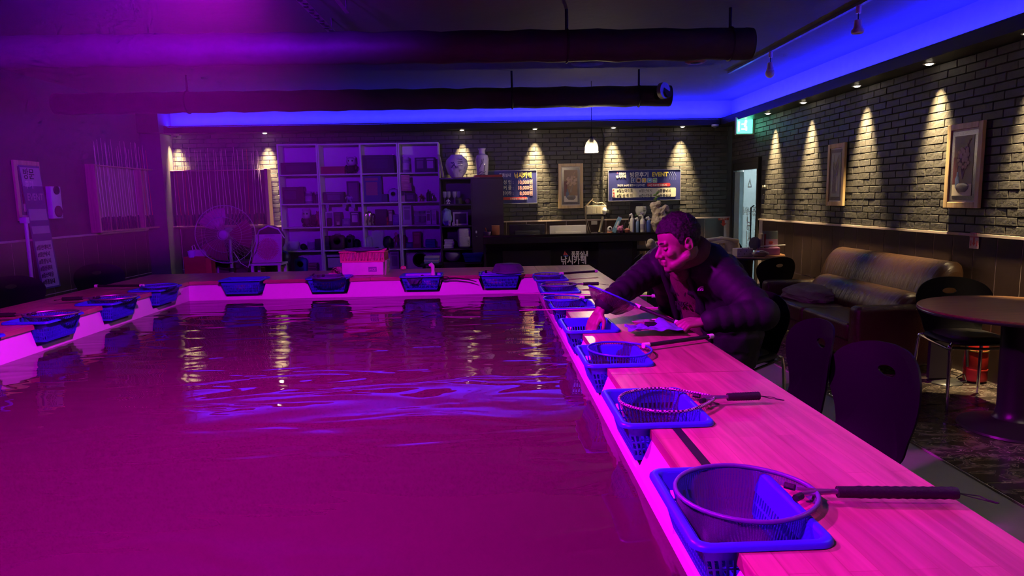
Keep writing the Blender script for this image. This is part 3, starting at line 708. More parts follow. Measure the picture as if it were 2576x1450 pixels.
net('blue-hooped landing net whose long black handle points at the man', (.672, 2.86, nz), .42, .262, .30, m_hoopb, .0045, m_fine, .10, .34, 'pole', pear=.1, seed=8, flat=.7)
net('blue-hooped landing net beyond the reaching arm', (.585, 4.255, nz+.01), .05, .24, .26, m_hoopb, .0045, m_fine, .10, .30, 'pole', pear=.1, seed=9)
net('landing net with dark hoop and short black grip beyond the man', (.655, 4.955, nz+.008), -.02, .27, .26, m_hoopd, .0055, m_fine, .05, .115, seed=11)
net('landing net at the pool corner with a black handle and white tip', (.60, 5.58, nz+.02), .35, .24, .26, m_hoopb, .0045, m_fine, .08, .30, 'pole', seed=12)
# nets of the far and banner sides
net('dark landing net lying over the corner of a far basket', (-1.50, 5.93, nz+.012), 2.4, .30, .27, m_hoopd, .007, m_cloth, .035, .02, seed=14)
t = net('dark net bag heaped bottom-up on the last far basket', (.03, 6.03, nz), 2.9, .29, .25, m_hoopd, .006, m_cloth, -.075, .02, seed=15, flat=.7)
net('silver-hooped landing net with dark grip on the banner-side counter, mid-row', (-2.80, 4.78, nz+.012), PI+.10, .31, .25, m_alu, .006, m_fine, .05, .13, seed=17)
net('silver-hooped landing net at the picture edge on the banner-side counter', (-2.80, 4.10, nz+.012), PI+.08, .31, .25, m_alu, .006, m_fine, .05, .13, seed=18)
net('blue-hooped landing net on the banner side with a white-tipped pole', (-2.77, 5.46, nz+.012), PI-.12, .27, .25, m_hoopb, .006, m_fine, .05, .36, 'pole', seed=19)
net('crumpled dark net stuffed into a far basket', (-.62, 6.02, RZ-.02), 1.2, .17, .14, m_hoopd, .004, m_cloth, .05, .02, seed=21)

# ================================================================== CHAIRS
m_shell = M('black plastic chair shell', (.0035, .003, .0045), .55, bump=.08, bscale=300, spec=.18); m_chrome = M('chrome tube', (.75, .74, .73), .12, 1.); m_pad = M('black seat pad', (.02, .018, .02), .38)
def outline():
    key = [(0, .81), (.11, .800), (.205, .760), (.250, .69), (.240, .61), (.205, .53), (.185, .45), (.175, .40), (.08, .385), (0, .385)]
    P = [Vector((x, z, 0)) for x, z in key]; pts = []
    for i in range(len(P)-1):
        p0, p1, p2, p3 = P[max(i-1, 0)], P[i], P[i+1], P[min(i+2, len(P)-1)]
        for k in range(5):
            t = k/5; pts.append(.5*((2*p1)+(p2-p0)*t+(2*p0-5*p1+4*p2-p3)*t*t+(3*p1-p0-3*p2+p3)*t**3))
    half = [(p.x, p.y) for p in pts]+[(0, .385)]
    return half+[(-x, z) for x, z in reversed(half[1:-1])]
def chair_back():
    ol = outline(); n = len(ol); hc = (0, .715); loops = []
    hole = []
    for x, z in ol:
        a = math.atan2(z-hc[1], x-hc[0]); hole.append((hc[0]+.047*math.cos(a), hc[1]+.019*math.sin(a)))
    def P(x, z, side):
        y = -.185 - .18*(z-.40)*.9 + 1.05*x*x*(.6+1.2*max(0, z-.45)) + (.05*max(0, .47-z)/.085 if z < .47 else 0)
        return (x, y-side*.007, z)
    mb = MB(); ts = (0, .04, .2, .4, .62, .82, .95, 1.)
    front = [[P(h[0]+(o[0]-h[0])*t, h[1]+(o[1]-h[1])*t, 0) for h, o in zip(hole, ol)] for t in ts]
    back = [[P(h[0]+(o[0]-h[0])*t, h[1]+(o[1]-h[1])*t, 1) for h, o in zip(hole, ol)] for t in reversed(ts)]
    loops = front+back+[front[0]]; ringmesh(mb, loops)
    bm = bmesh.new(); me = mb.mesh('t'); bm.from_mesh(me); bmesh.ops.remove_doubles(bm, verts=bm.verts[:], dist=1e-5); bmesh.ops.recalc_face_normals(bm, faces=bm.faces[:]); q = MB(); q.bm(bm); return q
def make_chair():
    t = thing('chair', 'x', 'chair')
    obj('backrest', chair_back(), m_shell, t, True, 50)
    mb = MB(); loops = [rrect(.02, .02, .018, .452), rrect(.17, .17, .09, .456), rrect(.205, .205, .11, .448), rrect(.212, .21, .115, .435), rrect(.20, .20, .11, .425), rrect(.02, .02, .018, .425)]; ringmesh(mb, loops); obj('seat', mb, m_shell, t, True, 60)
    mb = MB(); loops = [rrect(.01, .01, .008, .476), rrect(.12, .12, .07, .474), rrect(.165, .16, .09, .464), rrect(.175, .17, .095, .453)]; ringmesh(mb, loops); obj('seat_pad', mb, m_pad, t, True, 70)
    for sx in (-1, 1):
        mb = MB(); mb.tube([(sx*.19, .16, .43), (sx*.215, .19, .42), (sx*.22, .20, .38), (sx*.225, .215, 0)], .0105, 10); obj('leg', mb, m_chrome, t, True)
        mb = MB(); mb.tube([(sx*.185, -.17, .43), (sx*.205, -.19, .42), (sx*.21, -.195, .38), (sx*.225, -.225, 0)], .0105, 10); obj('leg', mb, m_chrome, t, True)
        mb = MB(); mb.tube([(sx*.215, .20, .40), (sx*.215, 0, .41), (sx*.205, -.19, .42)], .009, 8); obj('side_rail', mb, m_chrome, t, True)
        mb = MB(); mb.ell((sx*.226, .205, .415), (.013, .02, .02), sub=2); obj('joint', mb, m_chrome, t, True)
    mb = MB(); mb.tube([(-.215, .17, .405), (0, .18, .40), (.215, .17, .405)], .009, 8); obj('cross_rail', mb, m_chrome, t, True)
    return t
ch0 = make_chair(); GC = 'black shell chairs with chrome legs'
def face(dx, dy): return math.atan2(dy, dx)-PI/2
chairs = [((1.20, 2.34), (-1, -.06), 'black shell chair at the counter, nearest the camera', 1.05),
    ((1.20, 2.87), (-1, .12), 'black shell chair at the counter between the nearest chair and the man', 1.05),
    ((1.48, 3.96), (-.80, -.60), 'black shell chair the man sits on', 1.),
    ((2.92, 6.98), (-.25, 1), 'black shell chair drawn up to the far round table, behind the sofa arm', .93),
    ((3.12, 4.22), (-.10, -1), 'black shell chair with shiny chrome frame facing the near round table', 1.),
    ((1.38, 7.12), (-.92, .38), 'black shell chair before the reception desk, behind the man', 1.),
    ((-3.92, 7.05), (.80, -.6), 'dark shell chair behind the banner-side counter, farther from the camera', 1.),
    ((-4.02, 5.95), (.85, -.5), 'dark shell chair behind the banner-side counter, nearer the picture edge', 1.)]
for i, ((x, y), d, lb, s) in enumerate(chairs):
    q = ch0 if i == 0 else dup(ch0, (0, 0, 0))
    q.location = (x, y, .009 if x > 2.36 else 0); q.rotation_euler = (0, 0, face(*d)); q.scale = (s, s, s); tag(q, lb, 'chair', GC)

# ================================================================== ROUND TABLES, SOFA, EXTINGUISHER
m_tt = wood('walnut table top', '6b4a34', '94684a', 0, 0, .32, 5); m_tped = M('black table pedestal', (.022, .02, .022), .35)
def rtable(x, y, r, label):
    t = thing('round_table', label, 'table', (x, y, .008))
    mb = MB(); mb.lathe([(0, .712), (r-.004, .712), (r, .708), (r, .700)], seg=56); obj('top', mb, m_tt, t, True, 30)
    mb = MB(); mb.lathe([(r, .7005), (r+.003, .695), (r, .686), (r-.03, .682), (0, .682)], seg=56); obj('edge', mb, m_tped, t, True, 30)
    mb = MB(); mb.lathe([(.105, .684), (.10, .60), (.095, .12), (.105, .075), (.12, .06)], seg=32); obj('pedestal', mb, m_tped, t, True)
    mb = MB(); mb.lathe([(.12, .062), (.16, .05), (.24, .028), (.285, .012), (.29, .0)], seg=44); obj('base', mb, m_tped, t, True, 30)
    return t
rtable(3.07, 3.72, .53, 'round walnut-topped table on a black pedestal at the picture edge')
rtable(2.93, 7.62, .44, 'round walnut-topped table with tissue boxes on it, near the door')
m_lea = M('brown leather', (.030, .0135, .0075), .38, var=.25, scale=9, bump=.35, bscale=70, spec=.28)
m_lea2 = M('gathered brown leather', (.033, .015, .0085), .36, var=.25, scale=9, bump=.6, bscale=26, spec=.32, stretch=(.3, 1.6, .3))
SX0, SX1, SY0, SY1 = 2.74, 3.60, 4.86, 6.66
t = thing('sofa', 'brown leather sofa with gathered back cushions against the picture wall', 'sofa', ((SX0+SX1)/2, (SY0+SY1)/2, .008))
def sob(name, c, d, bev, mat, mt=None, seg=4): return obj(name, MB().box(c, d, mt, bev, seg), mat, t, True, 60, world=True)
ym = (SY0+SY1)/2
mb = MB(); mb.box((SX0+.40, ym, .20), (.72, SY1-SY0-.12, .14), None, .02); obj('seat_base', mb, m_lea, t, True, world=True)
for y0, y1 in ((SY0+.14, ym-.004), (ym+.004, SY1-.14)): sob('seat_cushion', ((SX0+.30), (y0+y1)/2, .335), (.60, y1-y0, .15), .035, m_lea)
for y0 in (SY0, SY1-.15): sob('armrest', (SX0+.36, y0+.075, .315), (.72, .145, .47), .045, m_lea)
def pad(name, cx, cz, rx, rz_, y0, y1, lean, mat, gath):
    mb = MB(); n, k = 60, 24; 
    for i in range(n+1):
        v = i/n; y = y0+(y1-y0)*v; e = min(v, 1-v)*n; sh = 1-.28*max(0, 1-e/3)**2
        g = 1+gath*math.sin(i*2.05)*(.6+.4*math.sin(i*.7))
        for j in range(k):
            a = 2*PI*j/k; ca, sa = math.cos(a), math.sin(a); pw = .75
            X = rx*math.copysign(abs(ca)**pw, ca)*sh*g; Z = rz_*math.copysign(abs(sa)**pw, sa)*sh
            mb.v.append((cx+X+lean*Z, y, cz+Z))
    for i in range(n): mb.f += [(i*k+j, i*k+(j+1) % k, (i+1)*k+(j+1) % k, (i+1)*k+j) for j in range(k)]
    mb.f += [tuple(range(k-1, -1, -1)), tuple(n*k+j for j in range(k))]
    return obj(name, mb, mat, t, True, 60, world=True)
pad('backrest', SX1-.17, .62, .115, .25, SY0+.02, SY1-.02, .32, m_lea2, .012)
pad('lumbar_cushion', SX1-.35, .505, .10, .115, SY0+.16, SY1-.16, .5, m_lea2, .05)
mb = MB(); mb.box((SX1-.05, ym, .45), (.08, SY1-SY0-.1, .5), None, .02); obj('back_panel', mb, m_lea, t, True, world=True)
for x in (SX0+.06, SX1-.08):
    for y in (SY0+.08, SY1-.08): mb = MB(); mb.cyl((x, y, .008), (x, y, .14), .018, .022, 12); obj('leg', mb, m_chrome, t, True, world=True)
# crumpled cushion on the seat
mb = MB(); bm = bmesh.new(); bmesh.ops.create_icosphere(bm, subdivisions=4, radius=1)
for v in bm.verts:
    p = v.co.copy(); f = 1+.14*noise.noise(p*2.1)+.08*noise.noise(p*5)
    sq = lambda a: math.copysign(abs(a)**.62, a)
    v.co = Vector((sq(p.x)*.21, sq(p.y)*.26, p.z*.075*(1+.5*noise.noise(Vector((p.x*3, p.y*3, 0))))))*f
mb.bm(bm); o = obj('cushion', mb, M('olive grey cushion fabric', (.105, .095, .075), .85, bump=.3, bscale=120), None, True); o.location = (SX0+.30, 6.18, .455); o.rotation_euler = (.08, -.1, .25)
tag(o, 'crumpled olive grey cushion lying on the leather sofa', 'cushion')
t = thing('fire_extinguisher', 'red canister with a gold band standing against the picture wall', 'extinguisher', (3.55, 4.70, .009))
mb = MB(); mb.lathe([(.055, 0), (.075, .012), (.078, .03), (.074, .09), (.076, .10), (.072, .26), (.066, .30), (.03, .36), (.024, .38)], seg=28); obj('cylinder', mb, M('red enamel', (.42, .02, .018), .28), t, True, 30)
for z, m in ((.235, 'gold band'), (.095, 'red rib')):
    mb = MB(); mb.lathe([(.071, -.006), (.078, -.004), (.078, .004), (.071, .006)], (0, 0, z), 28); obj('band', mb, M(m, (.75, .50, .12) if 'gold' in m else (.5, .04, .03), .25, .8 if 'gold' in m else .2), t, True)
mb = MB(); mb.lathe([(.018, .37), (.02, .42), (.012, .44)], seg=14); mb.box((-.03, 0, .435), (.10, .02, .015)); obj('valve', mb, m_blk, t, True)
mb = MB(); mb.tube([(-.02, 0, .42), (-.085, -.01, .38), (-.09, -.02, .25), (-.085, -.03, .12)], .009, 8); obj('hose', mb, m_blk, t, True)
t = thing('pedestal_stand', 'black slab stand on a round foot beside the red canister', 'stand', (3.33, 4.71, .009))
mb = MB(); mb.lathe([(0, .02), (.03, .02), (.10, .012), (.115, 0)], seg=28); obj('foot', mb, M('dark metal', (.10, .10, .10), .3, .6), t, True)
mb = MB(); mb.box((-.05, 0, .30), (.16, .03, .54), bev=.004); obj('slab', mb, m_dark, t)
mb = MB(); mb.tube([(.05, -.05, .012), (.10, -.09, .02), (.13, -.02, .06), (.10, .02, .02)], .004, 6); obj('cable', mb, m_cord, t)
# ================================================================== BOOKCASES
m_case = M('white bookcase board', (.66, .62, .66), .45, var=.05)
def bookcase(label, x0, x1, zt, shelves, dividers=()):
    y0, y1 = 9.80, 10.10; t = thing('bookcase', label, 'bookcase', ((x0+x1)/2, (y0+y1)/2, 0)); th = .020
    def bx(n, a, b, c, d, e, f): obj(n, MB().box(((a+b)/2, (c+d)/2, (e+f)/2), (b-a, d-c, f-e), bev=.0015, seg=1), m_case, t, world=True)
    bx('side_panel', x0, x0+th, y0, y1, 0, zt); bx('side_panel', x1-th, x1, y0, y1, 0, zt); bx('top_panel', x0+th, x1-th, y0, y1, zt-th, zt); bx('back_panel', x0+th, x1-th, y1-.008, y1, 0, zt-th)
    xs = [x0+th]+[d for d in dividers]+[x1-th]
    for d in dividers: bx('divider', d-.014, d+.014, y0, y1-.008, 0, zt-th)
    for i in range(len(xs)-1):
        for z in shelves: bx('shelf', xs[i]+(.014 if i else 0), xs[i+1]-(.014 if i < len(xs)-2 else 0), y0+.002, y1-.008, z-.018, z)
SH = [1.803, 1.390, 1.055, .718, .380]
bookcase('narrow white bookcase beside the rod rack', -2.950, -2.388, 2.228, SH)
bookcase('wide white bookcase with two columns, in the middle', -2.384, -1.254, 2.224, SH, (-1.785,))
bookcase('narrow white bookcase beside the dark cabinet', -1.250, -.672, 2.223, SH)
def col(n): 
    k = 'c_'+str(n)
    return M(k, n, .5, var=.15, scale=30) if isinstance(n, str) else n
def L2(o, a, b): return a+(b-a)*o
def item(name, desc, cat, px, ty, c, Y=9.87, row=None, dep=.12, group=None, c2=None, zs=None, place=None):
    x0, y0, x1, y1 = px; p, q = BY(x0, y1, Y), BY(x1, y0, Y); w_, h = q.x-p.x, q.z-p.z; x = (p.x+q.x)/2
    z = min(zs or SH, key=lambda s: abs(s-p.z)) if zs != 0 else p.z
    h = max(h, .02)
    if place is None:
        cw = ['column by the rod rack', 'second bookcase column', 'third bookcase column', 'column by the cabinet'][0 if x < -2.386 else 1 if x < -1.785 else 2 if x < -1.252 else 3]
        rw = ['top', 'second', 'third', 'fourth', 'lowest'][SH.index(z)] if z in SH else 'middle'
        place = 'on the %s shelf, %s' % (rw, cw)
    t = thing(name, (desc+' '+place).strip(), cat, (x, Y+dep/2, z+.0006), group=group); m = col(c); m2 = col(c2) if c2 else m
    P = lambda n, mb, mm, sm=True: obj(n, mb, mm, t, sm)
    if ty == 'box':
        P('carton', MB().box((0, 0, h/2), (w_, dep, h), bev=.002, seg=1), m, False)
        if c2: P('printed_label', MB().box((0, -dep/2-.0008, h*.52), (w_*.62, .0016, h*.5)), m2, False); P('title_band', MB().box((0, -dep/2-.0008, h*.88), (w_*.7, .0016, h*.1)), m2, False)
    elif ty == 'bottle':
        r = w_/2; P('body', MB().lathe([(r*.85, 0), (r, h*.04), (r, h*.62), (r*.85, h*.72), (r*.38, h*.80), (r*.36, h*.88)], seg=18), m); P('cap', MB().lathe([(r*.42, h*.87), (r*.42, h), (0, h)], seg=16), m2)
    elif ty == 'tumbler':
        r = w_/2; P('body', MB().lathe([(r*.86, 0), (r*.92, .004), (r, h*.83), (r*.96, h*.85)], seg=20), m); P('lid', MB().lathe([(r*.98, h*.85), (r, h*.92), (r*.6, h*.97), (r*.5, h), (0, h)], seg=18), m2)
    elif ty == 'jar':
        r = w_/2; P('jar', MB().lathe([(r*.9, 0), (r, h*.08), (r, h*.75), (r*.85, h*.84)], seg=20), m); P('lid', MB().lathe([(r*.88, h*.84), (r*.9, h), (0, h)], seg=18), m2); P('label', MB().lathe([(r*1.01, h*.2), (r*1.01, h*.62)], seg=20), m2)
    elif ty == 'bowl':
        r = w_/2; P('bowl', MB().lathe([(r*.45, 0), (r*.8, h*.2), (r, h*.6), (r*.93, h), (r*.88, h), (r*.93, h*.6), (r*.7, h*.24), (0, h*.1)], seg=24), m)
    elif ty == 'frame':
        b = min(w_, h)*.12; mb = MB()
        for s in (-1, 1): mb.box((s*(w_-b)/2, 0, h/2), (b, .018, h)); mb.box((0, 0, b/2 if s < 0 else h-b/2), (w_-2*b, .018, b))
        P('frame', mb, m, False); P('picture', MB().box((0, .004, h/2), (w_-2*b, .006, h-2*b)), m2, False); P('stand', MB().box((0, .03, h*.3), (.02, .05, h*.55)), m, False)
    elif ty == 'ball':
        r = min(w_, h)/2; P('ball', MB().ell((0, 0, r), r), m)
    elif ty == 'plush':
        P('body', MB().ell((0, 0, h*.28), (w_*.36, w_*.32, h*.29)), m); hd = P('head', MB().ell((0, -.01, h*.70), (w_*.42, w_*.36, h*.27)), m2)
        for s in (-1, 1):
            P('arm', MB().ell((s*w_*.40, -.015, h*.36), (w_*.13, w_*.14, h*.16), sub=2), m); P('foot', MB().ell((s*w_*.24, -w_*.25, h*.09), (w_*.17, w_*.20, h*.09), sub=2), m)
            obj('eye', MB().ell((s*w_*.15, -.01-w_*.33, h*.73), (w_*.055, w_*.05, h*.05), sub=2), M('doll eye', (.01, .01, .01), .2), hd, True); obj('ear', MB().ell((s*w_*.30, 0, h*.93), (w_*.10, w_*.06, h*.09), sub=2), m2, hd, True)
    elif ty == 'figure':
        mb = MB(); mb.ell((0, 0, h*.86), (h*.10, h*.10, h*.13), sub=2); P('head', mb, m2); mb = MB(); mb.lathe([(w_*.16, h*.36), (w_*.26, h*.62), (w_*.16, h*.76)], seg=12); P('torso', mb, m)
        for s in (-1, 1):
            P('arm', MB().tube([(s*w_*.22, 0, h*.70), (s*w_*.42, -.01, h*.55), (s*w_*.36, -.02, h*.40)], w_*.07, 8), m); P('leg', MB().tube([(s*w_*.10, 0, h*.40), (s*w_*.22, 0, h*.2), (s*w_*.24, -.005, 0)], w_*.08, 8), m)
        P('stand', MB().lathe([(w_*.42, 0), (w_*.4, .006), (0, .006)], seg=16), m2)
    elif ty == 'bag':
        mb = MB(); bm = bmesh.new(); bmesh.ops.create_icosphere(bm, subdivisions=4, radius=1)
        for v in bm.verts:
            p_ = v.co.copy(); k = 1+.22*noise.noise(p_*2.5+Vector((x*9, 0, z)))+.10*noise.noise(p_*7); sq = lambda a: math.copysign(abs(a)**.7, a)
            v.co = Vector((sq(p_.x)*w_/2, sq(p_.y)*dep/2, h/2+sq(p_.z)*h/2*.98))*1. if k < 0 else Vector((sq(p_.x)*w_/2*k, sq(p_.y)*dep/2*k, max(0, h/2+sq(p_.z)*h/2*min(k, 1.05))))
        mb.bm(bm); P('bag', mb, m); P('tie', MB().tube([(-.01, 0, h*.98), (0, -.004, h*1.03), (.012, 0, h*.99)], .004, 6), m2)
    elif ty == 'stack':
        n = max(2, int(h/.022))
        for i in range(n): P('layer', MB().box((random.uniform(-.006, .006), random.uniform(-.004, .004), h/n*(i+.5)), (w_*random.uniform(.9, 1), dep, h/n*.88), bev=.002, seg=1), m if i % 2 else m2, False)
    elif ty == 'glass':
        r = w_/2; P('bowl', MB().lathe([(r*.1, h*.45), (r*.8, h*.55), (r, h*.78), (r*.85, h), (r*.8, h), (r*.94, h*.78), (r*.72, h*.58), (0, h*.5)], seg=16), m); P('stem', MB().lathe([(r*.8, 0), (r*.75, .003), (r*.1, .01), (r*.09, h*.46)], seg=12), m)
    elif ty == 'case':
        P('shell', MB().box((0, 0, h/2), (w_, dep, h), bev=min(w_, h)*.22, seg=4), m); P('window', MB().lathe([(w_*.22, 0), (w_*.24, .004), (w_*.28, .0)], seg=24, mt=R3(PI/2, 0, 0, (0, -dep/2-.001, h*.62))), m2); P('handle', MB().tube([(-w_*.2, 0, h*.97), (-w_*.17, 0, h*1.06), (w_*.17, 0, h*1.06), (w_*.2, 0, h*.97)], .006, 8), m2)
    elif ty == 'tube':
        P('tube', MB().cyl((0, 0, 0), (0, 0, h), w_/2, seg=14), m); P('end', MB().lathe([(w_*.52, h*.94), (w_*.52, h), (0, h)], seg=14), m2)
    return t
dk, dk2 = '241c2a', '3a3046'
gl = M('shelf glass', (.75, .75, .80), .06, trans=.0, alpha=.32, var=0, spec=.8); cr = m_chrome
its = [('game_box', 'long dark boxed kit', 'box', (702, 405, 797, 437), 'box', dk, dk2), ('flat_box', 'low red gift box', 'box', (806, 416, 866, 436), 'box', '8a1428', None), ('plush_toy', 'black plush toy with pale muzzle', 'plush toy', (868, 392, 896, 437), 'plush', '14121a', 'c8c0cc'),
 ('game_box', 'large dark boxed set', 'box', (908, 386, 990, 433), 'box', '1c1626', '2a2140'), ('lamp_figurine', 'tall gleaming chrome ornament', 'ornament', (983, 385, 994, 433), 'bottle', cr, cr), ('picture_frame', 'small pale framed picture', 'frame', (921, 418, 942, 433), 'frame', 'b890a0', '402030'),
 ('lantern', 'clear glass lantern', 'lantern', (1012, 393, 1029, 433), 'jar', gl, 'd8c8d8'), ('game_box', 'dark box printed with a round face', 'box', (1044, 394, 1069, 432), 'box', dk, '8a7088'), ('game_box', 'dark box with white sticker', 'box', (1070, 394, 1094, 432), 'box', '1a141e', 'cfc4cf'),
 ('game_box', 'big dark box with printed panel', 'box', (708, 469, 752, 512), 'box', '181224', '3b2d50'), ('book', 'thin dark upright box', 'box', (754, 468, 763, 511), 'box', '120e18', None), ('candy_jar', 'glass jar with patterned label', 'jar', (765, 480, 783, 511), 'jar', '7a6a86', 'b0a0b8'), ('bottle', 'slim dark bottle with bright cap', 'bottle', (784, 481, 791, 511), 'bottle', '30203a', cr), ('bottle', 'slim violet bottle with bright cap', 'bottle', (792, 481, 798, 511), 'bottle', '4a3060', cr),
 ('game_box', 'patterned dark box with a shield emblem', 'box', (814, 471, 864, 500), 'box', '2a2038', '5a4c72'), ('picture_frame', 'tall dark framed print', 'frame', (872, 453, 900, 508), 'frame', '2a1430', '6a3a70'), ('robot_figure', 'small silver robot figure', 'figure', (866, 486, 886, 509), 'figure', 'b8b4d0', '8078a0'),
 ('toy_box', 'tall colourful toy box with a robot picture', 'box', (913, 440, 957, 507), 'box', '26347a', '8a4a6a'), ('small_box', 'small navy box', 'box', (960, 486, 974, 507), 'box', '1a1a5a', None), ('carrying_case', 'white rounded case with round window', 'case', (978, 473, 1000, 506), 'case', 'b8b4d8', '6a62a0'),
 ('photo_box', 'dark photo box', 'box', (1018, 482, 1044, 504), 'box', '2a1a36', '6a4a70'), ('note_card', 'cream upright card', 'card', (1010, 488, 1019, 504), 'box', 'c8b8a0', None), ('dog_figurine', 'little golden figurine', 'figurine', (1052, 486, 1066, 506), 'figure', '9a7a40', 'c0a060'), ('bottle', 'dark bottle with silver glints', 'bottle', (1072, 476, 1081, 506), 'bottle', '30283a', cr), ('bottle', 'short silver bottle beside the dark one', 'bottle', (1084, 486, 1091, 506), 'bottle', cr, '403848'),
 ('plush_toy', 'pale-faced plush doll in dark clothes', 'plush toy', (757, 524, 780, 570), 'plush', '201828', 'b8a8b8'), ('plush_toy', 'dark hooded plush doll', 'plush toy', (778, 538, 796, 570), 'plush', '100c14', '181220'), ('plush_toy', 'red plush doll', 'plush toy', (793, 530, 806, 570), 'plush', '7a1830', '8a2840'),
 ('arch_frame', 'white frame with a round arch', 'frame', (818, 531, 836, 568), 'frame', 'c8b8d0', '7a6a90'), ('poster_card', 'dark card with a standing figure', 'card', (840, 519, 857, 555), 'box', '3a2040', '6a4a60'), ('disc_case', 'violet disc case', 'box', (861, 549, 880, 568), 'box', '6a4a90', '8a6ab0'), ('game_box', 'dark box with a cream note stuck on', 'box', (882, 532, 903, 568), 'box', '20182a', 'd0b8c8'), ('binoculars', 'black pair of stubby binoculars', 'binoculars', (820, 546, 832, 568), 'tumbler', '0c0a10', '1a1620'), ('small_box', 'small dark box with cream front', 'box', (845, 554, 856, 568), 'box', '281830', 'c0b0b0'),
 ('tumbler', 'tall chrome tumbler by the divider', 'tumbler', (915, 532, 922, 567), 'tumbler', cr, '2a2030'), ('tumbler', 'wide chrome tumbler', 'tumbler', (923, 530, 932, 567), 'tumbler', cr, '3a3040'), ('tumbler', 'short chrome tumbler with black lid', 'tumbler', (934, 537, 942, 567), 'tumbler', cr, '0c0a10'), ('panel', 'square black panel behind the ducks', 'panel', (945, 526, 971, 567), 'box', '140c22', None), ('rubber_duck', 'small orange duck', 'duck', (946, 554, 957, 567), 'plush', 'd07048', 'e08058'), ('rubber_duck', 'larger orange duck', 'duck', (961, 545, 977, 567), 'plush', 'e08850', 'e89058'), ('cap', 'dark red cap on a box', 'cap', (978, 528, 987, 567), 'box', '4a1838', 'b090a0'), ('clear_box', 'clear violet plastic box', 'box', (989, 540, 1003, 567), 'box', '6a3a9a', '8050b0'),
 ('tall_box', 'tall white kitchen box', 'box', (1014, 513, 1034, 563), 'box', 'c0b0c4', '8a7a90'), ('blender', 'blender with violet jar and dark base', 'blender', (1020, 534, 1033, 565), 'tumbler', '5a48a0', '181020'), ('glass_jar', 'glass jar in front of the bags', 'jar', (1041, 530, 1055, 565), 'jar', gl, '8a8098'), ('glass_jar', 'glass jar beside the slim white boxes', 'jar', (1056, 530, 1070, 565), 'jar', gl, '70687c'), ('slim_box', 'slim white box with dark square', 'box', (1072, 528, 1083, 564), 'box', 'd0bcd0', '5a2040'), ('slim_box', 'slim white box with pale print', 'box', (1086, 528, 1097, 564), 'box', 'cdbad2', 'a890b0'),
 ('glass_bowl', 'wide glass bowl', 'bowl', (722, 608, 750, 631), 'bowl', gl, None), ('ball', 'black round ball', 'ball', (752, 614, 769, 631), 'ball', '0c0a10', None), ('glass_bowl', 'small glass bowl', 'bowl', (771, 608, 790, 630), 'bowl', gl, None), ('small_box', 'small dark box behind the bowls', 'box', (793, 602, 807, 630), 'box', '2a1a30', None),
 ('laptop', 'black laptop standing on edge', 'laptop', (814, 596, 828, 631), 'box', '0e0c12', '2a2634'), ('lunch_case', 'brown carrying case with handle', 'case', (830, 594, 866, 631), 'case', '4a2a34', '2a1620'), ('headphones', 'round black headphones', 'headphones', (872, 596, 888, 631), 'case', '100c12', '241a24'), ('pouch', 'crumpled black pouch', 'pouch', (889, 606, 903, 631), 'bag', '141018', '302838'),
 ('wrapped_parcel', 'parcel in clear crinkled wrap', 'parcel', (920, 596, 935, 628), 'bag', 'a898b8', '807090'), ('display_box', 'clear display box', 'box', (937, 583, 962, 628), 'box', gl, None), ('tool_pouch', 'dark heap of tools in a pouch', 'pouch', (964, 597, 985, 628), 'bag', '1c1422', '3a3040'), ('toy_figure', 'small bright toy figure', 'toy figure', (988, 586, 1003, 627), 'figure', '9a5a5a', 'd0a890'),
 ('book', 'red book leaning upright', 'book', (1013, 592, 1019, 624), 'box', '7a1c38', None), ('gift_box', 'red square gift box', 'box', (1039, 583, 1058, 624), 'box', '8a1a3a', 'b04060'), ('storage_box', 'bluish net storage box', 'box', (1021, 610, 1038, 624), 'box', '3a3468', '5a5090'), ('stacked_books', 'stack of blue and grey boxes', 'boxes', (1070, 603, 1096, 624), 'stack', '4450a8', '3a44a0'),
 ('round_fan', 'round blue desk fan', 'fan', (740, 647, 770, 686), 'case', '3a3aa0', '2a2478'), ('slat_bundle', 'bundle of pinkish wooden slats', 'slats', (775, 660, 797, 686), 'stack', 'a05a78', '8a4a68'), ('equipment_case', 'black equipment box with a white mask on it', 'box', (816, 636, 868, 686), 'box', '0e0b14', 'a890b0'), ('printed_carton', 'printed paper carton', 'carton', (982, 633, 1003, 684), 'box', '9a6a9a', '7a4a80'), ('toaster_oven', 'white appliance with a round dark window', 'appliance', (1024, 637, 1090, 684), 'case', 'd4c4d4', '0c0a10')]
for n, d, c, px, ty, c1, c2 in its: item(n, d, c, px, ty, c1, c2=c2)
for i, (x0, x1) in enumerate(((820, 828), (862, 870), (884, 893))):
    p = BY(x0, 524, 9.796); q = BY(x1, 513.5, 9.796)
    tag(obj('paper_tag', MB().box(((p.x+q.x)/2, 9.797, (p.z+q.z)/2), (q.x-p.x, .002, q.z-p.z)), col('a080b0')), ['paper tag on the shelf edge above the white arch frame', 'paper tag on the shelf edge above the violet disc case', 'paper tag on the shelf edge, next to the column divider'][i], 'tag', 'paper tags on the shelf edge')
for i, (px, lb) in enumerate((((1010, 460, 1035, 481), 'pink handwritten notice card hanging in the column by the dark cabinet, lower one'), ((1009, 440, 1030, 460), 'pink handwritten notice card hanging in the column by the dark cabinet, upper one'))):
    p = BY(px[0], px[3], 9.80); q = BY(px[2], px[1], 9.80)
    t = thing('notice_card', lb, 'card', (p.x, 9.797, p.z)); obj('card', MB().box(((q.x-p.x)/2, 0, (q.z-p.z)/2), (q.x-p.x, .003, q.z-p.z)), col('c06a8a'), t)
    for k in range(3): obj('written_line', MB().box(((q.x-p.x)/2, -.0022, (q.z-p.z)*(.3+.2*k)), ((q.x-p.x)*(.7-.1*k), .001, .006)), col('e0a0b8'), t)
